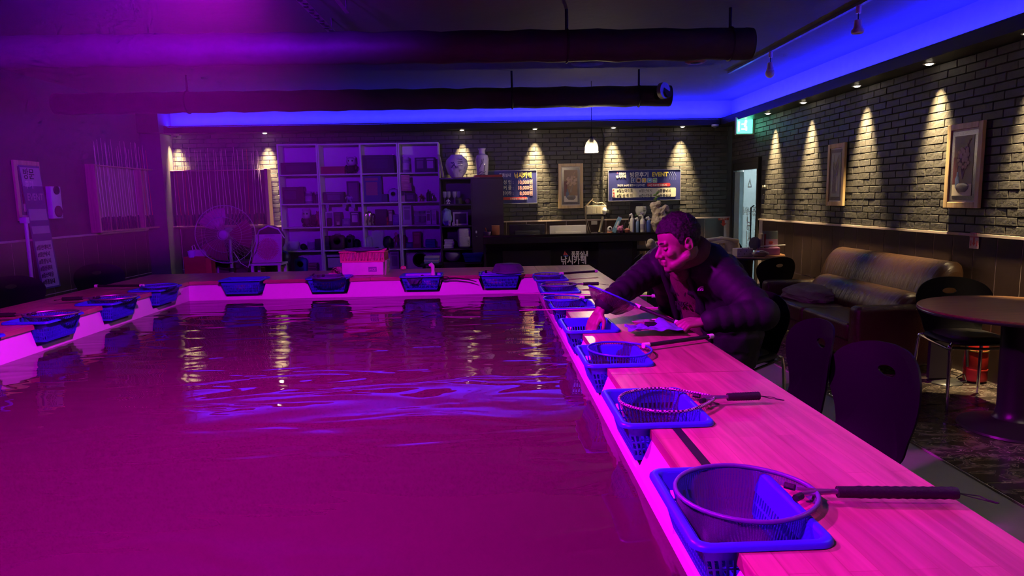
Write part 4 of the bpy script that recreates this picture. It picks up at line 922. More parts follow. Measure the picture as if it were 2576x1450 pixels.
t = item('folded_towels', 'blue and white folded cloths piled before the appliance', 'towels', (1066, 645, 1104, 664), 'stack', 'c8b8cc', Y=9.30, c2='8088c0', zs=0, dep=.16, place='')
ts_ = thing('stool', 'low dark stool under the folded cloths', 'stool', (t.location.x, t.location.y, 0)); obj('seat', MB().box((0, 0, t.location.z-.012), (.30, .26, .022), bev=.004), m_blk, ts_)
for a in (-1, 1):
    for b in (-1, 1): obj('leg', MB().cyl((a*.12, b*.1, 0), (a*.11, b*.09, t.location.z-.02), .013, seg=8), m_blk, ts_)
# ================================================================== DARK CABINET with vases
m_cab = M('dark brown cabinet', (.040, .024, .034), .42)
CX0, CX1, CXM, CY0, CY1, CZ = -.662, .226, -.205, 9.50, 9.95, 1.708
t = thing('cabinet', 'dark brown cabinet with open shelves and one door', 'cabinet', ((CX0+CX1)/2, (CY0+CY1)/2, 0))
def cb(n, a, b, c, d, e, f, m=m_cab): return obj(n, MB().box(((a+b)/2, (c+d)/2, (e+f)/2), (b-a, d-c, f-e), bev=.002, seg=1), m, t, world=True)
CSH = [1.345, 1.045, .722, .53]
cb('side_panel', CX0, CX0+.02, CY0, CY1, 0, CZ-.02); cb('side_panel', CXM-.02, CXM, CY0, CY1, 0, CZ-.02); cb('side_panel', CX1-.02, CX1, CY0+.022, CY1, 0, CZ-.02); cb('top_panel', CX0, CX1, CY0, CY1, CZ-.02, CZ); cb('back_panel', CX0+.02, CXM-.02, CY1-.01, CY1, 0, CZ-.02); cb('plinth', CX0+.02, CXM-.02, CY0+.01, CY1-.01, 0, .51)
for z in CSH[:3]: cb('shelf', CX0+.02, CXM-.02, CY0+.005, CY1-.01, z-.02, z)
cb('shelf', CX0+.02, CXM-.02, CY0+.005, CY1-.01, .51, .53)
dr = cb('door', CXM, CX1, CY0, CY0+.02, .05, CZ-.022)
p = BY(1199, 596, CY0-.01); obj('knob', MB().ell((p.x, CY0-.012, p.z), .012, sub=2), m_chrome, dr, True, world=True)
p = BY(1198, 584, CY0-.01); obj('latch', MB().box((p.x, CY0-.008, p.z), (.022, .016, .035), bev=.004), m_cap, dr, True, world=True)
cpl = lambda s: 'in the dark cabinet, '+s
for i, x in enumerate((1113, 1123, 1138, 1148)): item('wine_glass', ['wine glass by the side board', 'wine glass behind the white owl', 'wine glass beside the jug', 'wine glass in the row before the jug'][i], 'glass', (x, 478, x+10, 510), 'glass', gl, Y=9.62, zs=CSH, place=cpl('upper shelf'), group='wine glasses')
item('owl_figurine', 'white owl figurine', 'figurine', (1121, 496, 1133, 510), 'figure', 'd8d0d0', Y=9.52, c2='e8e0e0', zs=CSH, dep=.05, place=cpl('upper shelf')); item('jug', 'dark glass jug', 'jug', (1146, 494, 1161, 510), 'jar', '4a3a4a', Y=9.55, c2='3a2c3a', zs=CSH, place=cpl('upper shelf')); item('toy_ball', 'magenta patterned ball', 'ball', (1170, 495, 1183, 510), 'ball', 'b03080', Y=9.56, zs=CSH, place=cpl('upper shelf'))
item('animal_vase', 'pale blue animal-shaped vase', 'vase', (1111, 524, 1134, 567), 'bag', '90a8d0', Y=9.56, c2='b0c4e0', zs=CSH, place=cpl('middle shelf')); item('photo_box', 'white framed photo box', 'frame', (1140, 530, 1177, 564), 'frame', 'c8b8c8', Y=9.62, c2='3a2840', zs=CSH, dep=.03, place=cpl('middle shelf'))
for i, (a, b, h) in enumerate(((1128, 1133, 552), (1137, 1144, 558), (1148, 1152, 551))): item('small_carton', ['slim white carton by the blue vase', 'short white carton in the middle', 'slim white carton before the photo'][i], 'box', (a, h, b, 566), 'box', 'd8c8d8', Y=9.525, c2='a890b0', zs=CSH, dep=.03, place=cpl('middle shelf'))
item('paper_stack', 'stack of white papers', 'papers', (1117, 603, 1142, 626), 'stack', 'd8c8e0', Y=9.6, c2='c8b8d4', zs=CSH, dep=.2, place=cpl('lower shelf'))
t = thing('backpack', 'pale grey backpack standing in the dark cabinet', 'backpack', (BY(1169, 625, 9.55).x, 9.60, .7225)); p, q = BY(1153, 625, 9.55), BY(1186, 572, 9.55); w_, h = q.x-p.x, q.z-p.z
obj('body', MB().box((0, 0, h/2), (w_, .13, h), bev=.05, seg=4), col('cabfc4'), t, True); obj('pocket', MB().box((0, -.065, h*.32), (w_*.8, .03, h*.5), bev=.012, seg=3), col('c0b4ba'), t, True); obj('top_handle', MB().tube([(-.03, 0, h*.98), (-.02, 0, h*1.05), (.02, 0, h*1.05), (.03, 0, h*.98)], .006, 8), col('30282c'), t, True)
text('lettering', 'LUCKY', .028, m_blk, t, (w_*.33+t.location.x, 9.60-.0815, .7225+h*.12), (0, 0, 1), (-1, 0, 0))
item('plastic_bin', 'clear grey plastic bin', 'bin', (1118, 638, 1159, 663), 'bowl', M('cloudy plastic', (.36, .30, .40), .4), Y=9.55, zs=CSH, dep=.2, place='on the lowest shelf of the dark cabinet')
q = dup(bk0, (BY(1190, 640, 9.42).x, 9.40, .66), PI/2, 'blue basket standing on a stool by the dark cabinet door', None); q.scale = (.8, .8, .9); del q['group']
t = thing('stool', 'low dark stool under a blue basket by the cabinet', 'stool', (BY(1190, 640, 9.42).x, 9.40, 0)); obj('seat', MB().box((0, 0, .53), (.26, .22, .02), bev=.004), m_cab, t)
for a in (-1, 1):
    for b in (-1, 1): obj('leg', MB().cyl((a*.11, b*.09, 0), (a*.10, b*.08, .52), .014, seg=8), m_cab, t)
# vases and papers on the cabinet
m_porc = M('white porcelain', (.72, .68, .70), .22, var=.04, coat=.4); m_ink = M('blue ink', (.06, .06, .16), .4); m_ink2 = M('grey ink', (.22, .20, .24), .4)
p, q = BY(1120, 446, 9.62), BY(1177, 389, 9.62); h = q.z-CZ; r = (q.x-p.x)/2; xc = (p.x+q.x)/2
t = thing('moon_jar', 'round white porcelain jar painted with blue figures', 'vase', (xc, 9.66, CZ)); pr = [(r*.45, 0), (r*.5, .01), (r*.82, h*.25), (r, h*.55), (r*.9, h*.78), (r*.55, h*.95), (r*.5, h), (r*.45, h), (r*.5, h*.94)]
obj('body', MB().lathe(pr, seg=36), m_porc, t, True)
def on(r_, a, z): return (r_*math.sin(a), -r_*math.cos(a), z)
mb = MB()
for pts in ([(-.35, .62), (-.2, .66), (-.15, .58), (-.3, .5), (-.42, .42)], [(-.2, .58), (-.05, .48), (0, .40)], [(-.45, .66), (-.35, .62)]): mb.tube([on(r*1.005*(1-.35*abs(z-.55)), a, h*z) for a, z in pts], .007, 6)
obj('painted_figure', mb, m_ink, t)
for k in range(4): mb = MB(); mb.tube([on(r*1.0*(1-.3*abs(.75-.09*k-.55)), .15+.09*i, h*(.78-.09*k+.012*(i % 2))) for i in range(6)], .004, 5); obj('painted_writing', mb, m_ink2, t)
p, q = BY(1197, 446, 9.62), BY(1229, 371, 9.62); h = q.z-CZ; r = (q.x-p.x)/2; xc = (p.x+q.x)/2
t = thing('vase', 'tall white porcelain vase painted with a bird on branches', 'vase', (xc, 9.66, CZ)); obj('body', MB().lathe([(r*.72, 0), (r*.76, h*.02), (r*.9, h*.3), (r, h*.62), (r*.86, h*.74), (r*.5, h*.79), (r*.46, h*.9), (r*.62, h*.97), (r*.62, h), (r*.5, h)], seg=36), m_porc, t, True)
for pts in ([(-.5, .3), (-.2, .42), (.1, .5), (.2, .62)], [(-.3, .38), (-.05, .55), (-.1, .6)], [(.3, .2), (.4, .4), (.5, .42)], [(-.6, .14), (-.2, .2), (.3, .16), (.6, .2)], [(-.5, .08), (0, .12), (.5, .09)]): obj('painted_branch', MB().tube([on(r*(.86+.2*z), a, h*z) for a, z in pts], .006, 6), m_ink2, t)
obj('rim_line', MB().lathe([(r*.625, h*.97), (r*.63, h*.985), (r*.625, h)], seg=28), m_ink, t, True)
t = thing('leaning_picture', 'grey framed board leaning on the bookcase side above the cabinet', 'frame', (-.61, 9.66, CZ)); mt = R3(0, -.16, 0, (0, 0, .005)); obj('frame', MB().box((0, 0, .165), (.022, .24, .32), mt, .003), col('8a8478'), t); obj('board', MB().box((.012, 0, .165), (.004, .20, .27), mt), col('b8b0a0'), t)
t = thing('paper_roll', 'red and cream rolls lying on the cabinet top', 'rolls', (.02, 9.58, CZ)); obj('roll', MB().cyl((-.18, .02, .018), (.2, -.03, .018), .018, seg=12), col('b0453a'), t, True); obj('roll', MB().cyl((-.2, .07, .016), (.17, .06, .016), .016, seg=12), col('d8c4a8'), t, True); obj('sheet', MB().box((-.3, 0, .004), (.36, .16, .006), R3(0, 0, .05)), col('d0b890'), t)

# ================================================================== RECEPTION DESK
m_desk = M('black gloss desk', (.012, .010, .014), .12, spec=.6); m_desk2 = M('black matt desk panel', (.016, .014, .018), .35)
DX0, DX1, DYF, DZT = -.062, 2.22, 8.60, .945
t = thing('reception_desk', 'black glossy reception desk with the cafe name on its front', 'desk', ((DX0+DX1)/2, 8.9, 0))
def db(n, a, b, c, d, e, f, m): return obj(n, MB().box(((a+b)/2, (c+d)/2, (e+f)/2), (b-a, d-c, f-e), bev=.004, seg=2), m, t, world=True)
db('worktop', DX0, DX1, DYF, DYF+.34, DZT-.03, DZT, m_desk); db('front_panel', DX0+.04, DX1-.30, DYF+.035, DYF+.055, .0, DZT-.031, m_desk); db('ledge', DX0, DX1, DYF, DYF+.03, DZT-.11, DZT-.031, m_desk2); db('lower_worktop', DX0+.03, DX1, DYF+.06, DYF+.75, .70, .73, m_desk2); db('side_panel', DX0, DX0+.035, DYF+.03, DYF+.75, 0, DZT-.031, m_desk2); db('side_panel', DX1-.30, DX1-.265, DYF+.03, DYF+.75, 0, .70, m_desk2)
db('inlay_panel', .18, .80, DYF+.030, DYF+.036, .36, .74, m_desk2); db('inlay_panel', 1.42, 1.86, DYF+.030, DYF+.036, .36, .82, m_desk2)
m_sign = M('pale lettering', (.85, .80, .85), .4); m_red = M('sail red', (.75, .10, .16), .4); m_blu = M('hull blue', (.10, .16, .7), .4); m_wht = M('print white', (.82, .80, .76), .45); m_yel = M('print yellow', (.85, .68, .12), .45)
fy = DYF+.028
a = BY(1437, 645, fy); text('lettering', '퐁퐁실내', .075, m_sign, t, tuple(a), (1, 0, 0), (0, 0, 1), .002, sx=.8)
a = BY(1410, 664, fy); b_ = BY(1478, 664, fy); text('lettering', '낚시카페', .118, m_sign, t, tuple(a), (1, 0, 0), (0, 0, 1), .0035, sx=.78)
def boat(par, x, y, z, s):
    mb = MB(); mb.add([(x, y, z), (x+.30*s, y, z), (x+.30*s, y, z+.75*s)], [(0, 1, 2)]); mb.add([(x+.36*s, y, z), (x+.80*s, y, z), (x+.36*s, y, z+.55*s)], [(0, 1, 2)]); obj('boat_sail', mb, m_red, par, world=True)
    mb = MB(); mb.add([(x-.05*s, y, z-.06*s), (x+.9*s, y, z-.06*s), (x+.72*s, y, z-.30*s), (x+.12*s, y, z-.30*s)], [(0, 3, 2, 1)]); obj('boat_hull', mb, m_blu, par, world=True)
a = BY(1417, 642, fy); boat(t, a.x, fy-.001, a.z, .075)
# things on and behind the desk
def onz(px, py, Y): return BY(px, py, Y)
def desk_thing(name, label, cat, px, py, Y=8.70, z=DZT): p = BY(px, py, Y); return thing(name, label, cat, (p.x, Y, z+.0006))
def screen(label, x0, x1, ytop, Y, mf, mbk):
    p, q = BY(x0, ytop, Y), BY(x1, ytop, Y); w_ = q.x-p.x; t = thing('monitor', label, 'monitor', ((p.x+q.x)/2, Y, .7306)); top = p.z-.7306
    obj('casing', MB().box((0, 0, top-.17), (w_, .035, .34), bev=.008, seg=3), mf, t, True); obj('rear_cover', MB().box((0, -.03, top-.19), (w_*.72, .04, .22), bev=.015, seg=3), mbk, t, True); obj('foot', MB().box((0, 0, .012), (.22, .16, .02), bev=.006), mf, t, True); obj('neck', MB().box((0, 0, (top-.30)/2), (.06, .03, max(.04, top-.28)), bev=.004), mf, t, True)
screen('black computer monitor seen from behind on the desk', 1281, 1370, 566, 9.12, M('black monitor', (.02, .018, .022), .35), M('black monitor rear', (.035, .032, .04), .4))
screen('white computer monitor seen from behind on the desk', 1382, 1474, 568, 9.12, M('white monitor', (.70, .66, .62), .4), M('white monitor rear', (.62, .58, .54), .4))
t = desk_thing('bowl', 'white bowl with a red spoon at the desk end', 'bowl', 1227, 591); obj('bowl', MB().lathe([(.03, 0), (.035, .004), (.052, .045), (.048, .045), (.03, .01), (0, .008)], seg=24), col('c8a8d0'), t, True); obj('spoon', MB().tube([(-.01, 0, .02), (-.03, -.005, .095)], [.006, .009], 8), col('c06048'), t, True); obj('wrapper', MB().box((.015, 0, .045), (.05, .05, .03), R3(.3, .2, .4), .006), col('20141c'), t)
t = desk_thing('tin', 'orange square tin at the desk end', 'tin', 1247, 592); obj('body', MB().box((0, 0, .058), (.10, .06, .116), bev=.004), col('c07850'), t, True); obj('lid', MB().box((0, 0, .119), (.103, .063, .008), bev=.003), col('d09060'), t, True)
t = desk_thing('camera_egg', 'white round webcam toy on the desk', 'camera', 1534, 584); obj('body', MB().ell((0, 0, .042), (.035, .03, .042)), m_porc, t, True); obj('eye', MB().ell((0, -.024, .055), (.017, .01, .017), sub=2), m_blk, t, True); obj('base', MB().lathe([(.036, 0), (.034, .015), (0, .016)], seg=20), col('e09878'), t, True)
t = desk_thing('pig_bank', 'pink pig money box on the desk', 'money box', 1560, 584); obj('body', MB().ell((0, 0, .043), (.042, .038, .043)), col('d07aa8'), t, True)
obj('snout', MB().cyl((0, -.034, .04), (0, -.046, .04), .014, seg=14), col('c06898'), t, True)
for s in (-1, 1): obj('ear', MB().ell((s*.026, -.01, .082), (.012, .006, .014), sub=2), col('c06898'), t, True); obj('eye', MB().ell((s*.016, -.036, .055), .004, sub=2), m_blk, t, True); obj('foot', MB().cyl((s*.02, -.015, 0), (s*.02, -.012, .015), .01, seg=10), col('c06898'), t, True)
t = desk_thing('candle_tub', 'orange lidded tub on the desk', 'tub', 1578, 584); obj('tub', MB().lathe([(.03, 0), (.036, .03), (.034, .032)], seg=22), col('d08068'), t, True); obj('lid', MB().lathe([(.038, .031), (.036, .042), (.012, .048), (.01, .056), (0, .058)], seg=22), col('e09880'), t, True)
t = desk_thing('leaning_box', 'light blue slim box leaning on the desk', 'box', 1553, 584, 8.78); mt = R3(0, .42, 0, (-.05, 0, 0)); obj('box', MB().box((0, 0, .105), (.05, .03, .21), mt, .003), col('7aa8d0'), t); obj('print', MB().box((0, -.016, .11), (.02, .002, .09), mt), col('d8e4f0'), t); obj('cap_end', MB().box((0, 0, .213), (.045, .028, .012), mt, .003), col('6a4a70'), t)
t = desk_thing('phone_stand', 'small black and silver card terminal on the desk', 'terminal', 1571, 584, 8.80); mt = R3(-.2, .3, 0, (-.0, 0, 0)); obj('body', MB().box((0, 0, .06), (.06, .05, .12), mt, .006), col('18141a'), t); obj('side', MB().box((.034, 0, .09), (.012, .05, .12), mt, .004), col('b8b0a8'), t)
t = desk_thing('soap_bottle', 'yellow-green bottle behind the orange tub', 'bottle', 1582, 584, 8.84); obj('body', MB().lathe([(.024, 0), (.026, .06), (.012, .08)], seg=16), col('8a9448'), t, True); obj('cap', MB().lathe([(.014, .08), (.014, .105), (0, .106)], seg=14), col('b0a060'), t, True)
def spray(label, px, h, r, body, px_y=585, pump=False):
    t = desk_thing('spray_bottle', label, 'bottle', px, px_y, 8.74); obj('body', MB().lathe([(r*.95, 0), (r, .006), (r, h*.66), (r*.8, h*.74), (r*.38, h*.80)], seg=20), body, t, True)
    if pump: obj('pump', MB().tube([(0, 0, h*.78), (0, 0, h*.93), (-.012, 0, h*.98), (-.05, 0, h*.96)], [.013, .012, .012, .007], 10), m_cap, t, True)
    else:
        obj('trigger_head', MB().tube([(0, 0, h*.78), (0, 0, h*.9), (-.006, 0, h*.97), (-.038, 0, h*.93)], [.013, .015, .018, .010], 10), m_cap, t, True); obj('trigger', MB().tube([(-.02, 0, h*.93), (-.034, 0, h*.85)], .005, 8), m_cap, t, True)
    return t
m_liq = M('blue liquid bottle', (.22, .34, .62), .15, alpha=.85); m_liq2 = M('deep blue liquid bottle', (.10, .16, .60), .15, alpha=.9)
spray('tall white spray bottle on the desk', 1590, .235, .028, m_cap); spray('short spray bottle of pale blue liquid on the desk', 1604, .18, .024, m_liq); t = spray('white pump bottle with printed label on the desk', 1616, .215, .031, m_cap, pump=True); obj('label', MB().lathe([(.0315, .03), (.0315, .10)], seg=20), col('a8a0b8'), t, True); spray('spray bottle of deep blue liquid on the desk', 1632, .19, .030, m_liq2)
t = desk_thing('glass_goblet', 'round clear goblet of pebbles on a black pot, on the desk', 'goblet', 1612, 583, 8.82); obj('pot', MB().lathe([(.045, 0), (.055, .06), (.05, .16), (.035, .19)], seg=22), m_blk, t, True); obj('bowl', MB().lathe([(.03, .19), (.06, .215), (.075, .27), (.066, .33), (.062, .33), (.070, .27), (.055, .22), (0, .20)], seg=26), M('goblet glass', (.8, .8, .82), .05, alpha=.3, spec=.9), t, True)
for k in range(7): obj('pebble', MB().ell((.03*math.cos(k*2.4), .03*math.sin(k*2.4), .225+.006*(k % 3)), (.016, .014, .011), sub=2), col(['c8b8a0', '8a5a70', 'd8d0c0'][k % 3]), t, True)
for k in range(5): obj('leaf', MB().ell((.06*math.cos(k*1.3+.3), .03*math.sin(k*1.3), .15+.03*k), (.02, .006, .012), sub=2), col('3a5a38'), t, True)
t = thing('black_board', 'slanted black strip of board standing behind the desk', 'board', (BY(1581, 560, 9.95).x, 9.95, 0)); obj('board', MB().box((0, 0, .66), (.19, .012, 1.32), R3(0, .09, 0)), col('221c22'), t)
# carved driftwood ornament with a sprout, and a second one on a stand
m_drift = M('carved pale wood', (.56, .46, .38), .6, var=.3, scale=12, bump=.3, bscale=40)
def blobmesh(name, prims, voxel, smooth=6):
    mb = MB()
    for p in prims:
        if p[0] == 'c': mb.cap(*[Vector(q) if isinstance(q, (tuple, list, Vector)) else q for q in p[1:]])
        else: mb.ell(p[1], p[2], p[3] if len(p) > 3 else None)
    return bake(name, mb, [('REMESH', dict(mode='VOXEL', voxel_size=voxel)), ('SMOOTH', dict(factor=.5, iterations=smooth))], True, 180)
t = desk_thing('carved_ornament', 'pale gnarled carved wood ornament on the desk end', 'ornament', 1660, 590, 8.72)
pr = [('c', (-.02, 0, .0), (-.06, 0, .12), .035, .05), ('c', (-.06, 0, .12), (-.03, 0, .26), .05, .04), ('c', (-.03, 0, .26), (-.09, 0, .33), .04, .035), ('c', (-.09, 0, .33), (-.075, 0, .22), .03, .02), ('c', (-.09, 0, .34), (-.02, 0, .36), .035, .03), ('c', (-.03, 0, .25), (.07, -.02, .31), .035, .03), ('c', (.07, -.02, .31), (.10, -.02, .27), .028, .02), ('c', (-.05, -.03, .13), (.03, -.04, .17), .035, .03), ('c', (.03, -.04, .17), (.075, -.02, .13), .03, .028), ('c', (.075, -.02, .13), (.06, 0, .0), .03, .024), ('c', (.02, -.03, .24), (.06, -.03, .2), .03, .02)]
pr = [(p[0], p[1], p[2], p[3]*1.25, p[4]*1.25) for p in pr]+[('c', (-.05, 0, .10), (.04, -.02, .12), .06, .05), ('c', (-.04, 0, .26), (.02, -.02, .24), .05, .045)]
cm = blobmesh('carving', pr, .006, 3)
for v in cm.vertices: v.co += v.normal*(.012*noise.noise(v.co*22)+.007*noise.noise(v.co*55))
link('carving', cm, m_drift, t)
obj('sprout_stem', MB().tube([(-.05, 0, .37), (-.045, 0, .44), (-.05, 0, .50)], .004, 6), col('4a6a38'), t, True)
for k in range(7): obj('sprout_leaf', MB().ell((-.048+.028*math.cos(k*2.2), .02*math.sin(k*2.2), .40+.018*k), (.022, .008, .012), sub=2), col('6a8a50'), t, True)
t = thing('ornament_stand', 'dark stand holding the second pale ornament beside the desk', 'stand', (2.10, 8.52, 0)); obj('post', MB().box((0, 0, .29), (.12, .12, .58), bev=.004), m_desk2, t)
t = thing('carved_ornament', 'smaller yellowish carved ornament on the stand below the desk end', 'ornament', (2.10, 8.52, .581)); link('carving', blobmesh('carving', [('c', (-.03, 0, .24), (0, 0, .16), .05, .04), ('c', (0, 0, .16), (.06, -.02, .07), .04, .055), ('c', (.05, 0, .05), (0, 0, .03), .05, .04), ('c', (.05, 0, .22), (.02, 0, .13), .035, .03), ('e', (-.05, -.01, .2), (.045, .04, .04))], .007, 4), m_drift, t)
# ================================================================== ROD RACKS AND RODS
m_rackw = wood('pale rack wood', 'a88a66', 'd0b084', 2, 0, .5, 6); m_board = M('brown rack board', (.15, .075, .060), .35, var=.25, scale=5)
RYB = 9.99
t = thing('rod_rack', 'wood-framed wall rack full of upright fishing rods, on the bookcase wall', 'rack', (-3.87, RYB, 1.09))
rx0, rx1, rz0, rz1 = -.70, .70, 0., .80
obj('back_board', MB().box((0, .10, .40), (1.40, .012, .80)), m_board, t)
for n, c, d in (('side_rail', (rx0, .03, .40), (.030, .16, .82)), ('side_rail', (rx1, .03, .40), (.045, .16, .82)), ('top_rail', (0, .05, .80), (1.40, .10, .014)), ('bottom_shelf', (0, .03, .0), (1.40, .15, .018))): obj(n, MB().box(c, d, bev=.002, seg=1), m_rackw, t)
t2 = thing('rod_rack', 'wood-framed wall rack full of fishing rods, on the banner wall', 'rack', (-4.74, 9.12, 1.10)); t2.rotation_euler = (0, 0, PI/2-.02)
obj('back_board', MB().box((0, .04, .40), (1.50, .012, .80)), M('tan rack board', (.34, .21, .16), .45, var=.25, scale=5), t2)
for n, c, d in (('side_rail', (-.75, -.02, .40), (.03, .12, .82)), ('side_rail', (.75, -.02, .40), (.03, .12, .82)), ('top_rail', (0, -.01, .80), (1.50, .08, .014)), ('bottom_shelf', (0, -.02, .0), (1.50, .12, .018))): obj(n, MB().box(c, d, bev=.002, seg=1), m_rackw, t2)
obj('middle_rail', MB().box((.30, -.02, .40), (.018, .1, .80)), m_rackw, t2)
m_rodb = M('rod blank', (.75, .60, .58), .25); m_rodr = M('red rod blank', (.65, .10, .09), .25); m_grip = M('foam rod grip', (.012, .011, .014), .7)
def rod(mat):
    t = thing('fishing_rod', 'x', 'fishing rod'); obj('grip', MB().lathe([(0, 0), (.012, .002), (.013, .10), (.010, .16), (.006, .165)], seg=10), m_grip, t, True)
    obj('blank', MB().tube([(0, 0, .16), (0, 0, .6), (.004, 0, 1.10)], [.0042, .0034, .0022], 6), mat, t, True)
    return t
ra = rod(m_rodb); rr_ = rod(m_rodr); first = {id(ra): True, id(rr_): True}
def putrod(src, loc, tilt, s, lb, grp):
    q = src if first.pop(id(src), None) else dup(src, loc)
    q.location = loc; q.rotation_euler = (tilt[0], tilt[1], 0); q.scale = (1, 1, s); q['label'] = lb; q['group'] = grp
for i in range(25):
    x = -3.87-.62+1.24*i/24+random.uniform(-.012, .012)
    red = i in (1, 3, 20)
    putrod(rr_ if red else ra, (x, RYB+.02, 1.10), (.03+random.uniform(-.01, .01), random.uniform(-.03, .03)), random.uniform(.93, 1.02), 'red thin fishing rod standing in the rack on the bookcase wall' if red else 'pale thin fishing rod standing in the rack on the bookcase wall', 'fishing rods in the bookcase-wall rack')
for i in range(22):
    y = 8.44+1.36*i/21+random.uniform(-.012, .012); red = i in (18, 20)
    putrod(rr_ if red else ra, (-4.715, y, 1.11), (random.uniform(-.02, .02), -.02+random.uniform(-.01, .01)), random.uniform(.93, 1.05), 'red thin fishing rod standing in the rack on the banner wall' if red else 'pale thin fishing rod standing in the rack on the banner wall', 'fishing rods in the banner-wall rack')

# ================================================================== BANNER SIDE WALL
m_art1 = M('art dark ground', (.10, .05, .06), .5); m_artb = M('art cream', (.72, .64, .5), .5); m_fr = wood('pale pine frame', 'c4a272', 'e2c698', 2, 0, .45, 5)
def painting(label, o, xd, w_, h, kind, tilt=0):
    """framed picture: o = lower corner of the face (world), xd = direction along the wall; n points into the room"""
    xd = Vector(xd); z = Vector((0, 0, 1)); n = xd.cross(z)                         # n toward the room
    t = thing('framed_picture', label, 'picture', tuple(Vector(o)+xd*w_/2))
    ang = math.atan2(xd.y, xd.x); t.rotation_euler = (0, 0, ang); b = .045
    for nm, c, d in (('frame_bar', (-(w_-b)/2, 0, h/2), (b, .026, h)), ('frame_bar', ((w_-b)/2, 0, h/2), (b, .026, h)), ('frame_bar', (0, 0, b/2), (w_-2*b, .026, b)), ('frame_bar', (0, 0, h-b/2), (w_-2*b, .026, b))): obj(nm, MB().box(c, d, bev=.003), m_fr, t)
    iw, ih = w_-2*b, h-2*b
    obj('mount', MB().box((0, .004, h/2), (iw, .008, ih)), M('mount pale', (.62, .58, .55), .5), t)
    mm = M('speckled border', (.16, .14, .15), .3, .2, var=.95, scale=160); obj('border', MB().box((0, -.001, h/2), (iw*.93, .006, ih*.95)), mm, t)
    obj('ground', MB().box((0, -.003, h/2), (iw*.72, .006, ih*.82)), M('picture ground '+kind, {'a': (.30, .17, .10), 'b': (.42, .44, .36), 'c': (.22, .11, .09)}[kind], .45, var=.35, scale=9), t)
    f = -.0065; W2, H0 = iw*.72, h/2-ih*.41; HH = ih*.82
    if kind in 'ac':
        obj('table_paint', MB().box((0, f, H0+HH*.10), (W2, .002, HH*.2)), m_artb, t); obj('curtain_paint', MB().box((-W2*.38, f, H0+HH*.42), (W2*.24, .002, HH*.46)), M('art maroon', (.14, .03, .05), .5), t)
        obj('vase_paint', MB().lathe([(.0, 0), (.030, .0), (.052, .03), (.058, .06), (.045, .085), (.03, .092)], seg=20, mt=Matrix.Translation((.005, f-.0015, H0+HH*.06)) @ Matrix.Diagonal((W2/.17, .04, HH/.62, 1))), M('art vase', (.20, .17, .17), .3, var=.6, scale=60), t, True)
        obj('bottle_paint', MB().lathe([(.018, 0), (.02, .07), (.008, .10), (.008, .13)], seg=14, mt=Matrix.Translation((-W2*.25, f-.001, H0+HH*.14)) @ Matrix.Diagonal((W2/.17, .05, HH/.5, 1))), M('art blue', (.10, .14, .30), .4), t, True)
        rnd = random.Random(len(label)); cB = M('art blossom', (.80, .70, .48) if kind == 'a' else (.62, .42, .30), .5)
        for k in range(3): obj('stem_paint', MB().tube([(.0, f-.001, H0+HH*.28), (W2*(-.1+.12*k), f-.001, H0+HH*.5), (W2*(-.15+.2*k), f-.001, H0+HH*.7)], .003, 5), M('art stem', (.55, .5, .42), .5), t)
        fl_ = MB()
        for k in range(34):
            a, r = rnd.uniform(0, 6.28), rnd.uniform(0, 1)**.6; fl_.ell((W2*(.06+.36*r*math.cos(a)), f-.002, H0+HH*(.62+.17*r*math.sin(a))+abs(r*math.cos(a))*.02), (.019, .003, .017), sub=1)
        for k in range(8): fl_.ell((W2*(.12+.05*k*.5+rnd.uniform(-.04, .04)), f-.002, H0+HH*(.80+.018*k)), (.009, .003, .009), sub=1)
        tag(obj('blossoms', fl_, cB, t, True), kind='stuff')
    else:
        rnd = random.Random(4); fl_ = MB()
        for k in range(26): fl_.tube([(W2*rnd.uniform(-.4, .1), f, H0+HH*rnd.uniform(.05, .3)), (W2*rnd.uniform(-.3, .3), f, H0+HH*rnd.uniform(.4, .6)), (W2*rnd.uniform(-.4, .4), f, H0+HH*rnd.uniform(.7, .95))], .0022, 4)
        tag(obj('reeds', fl_, M('art reed', (.62, .60, .46), .5), t), kind='stuff')
        obj('vase_paint', MB().box((.03, f, H0+HH*.3), (.035, .003, HH*.35), bev=.001), M('art pale', (.7, .68, .55), .5), t)
    return t
XF = XR-.018-.013
painting('large framed flower-vase picture nearest the camera on the brick wall', (XF, 5.275, 1.267), (0, -1, 0), .385, .64, 'c')
painting('narrow-looking framed reed picture farther along the brick wall', (XF, 7.15, 1.266), (0, -1, 0), .345, .64, 'b')
painting('framed flower-vase picture between the two blue boards', (1.062, YB-.031, 1.245), (1, 0, 0), .37, .662, 'a')
painting('dim framed flower-vase picture on the banner wall', (XL+.022, 7.12, 1.27), (0, 1, 0), .40, .62, 'a')
# hanging banner strip with event print
m_ban = M('banner violet print', (.10, .07, .20), .5); m_banw = M('banner pale print', (.45, .40, .48), .5)
p = RX(70, 416, XL+.05); t = thing('banner', 'tall narrow event banner hanging askew on the banner wall', 'banner', (XL+.045, p.y+.10, .53)); t.rotation_euler = (0, 0, PI/2)
sh = lambda z: -.115*(z-.65)
def bstrip(n, z0, z1, w_, m, y=0.): mb = MB(); mb.add([(-w_/2+sh(z0), y, z0), (w_/2+sh(z0), y, z0), (w_/2+sh(z1), y, z1), (-w_/2+sh(z1), y, z1), (-w_/2+sh(z0), y+.004, z0), (w_/2+sh(z0), y+.004, z0), (w_/2+sh(z1), y+.004, z1), (-w_/2+sh(z1), y+.004, z1)], [(0, 1, 2, 3), (7, 6, 5, 4), (0, 4, 5, 1), (1, 5, 6, 2), (2, 6, 7, 3), (3, 7, 4, 0)]); return obj(n, mb, m, t)
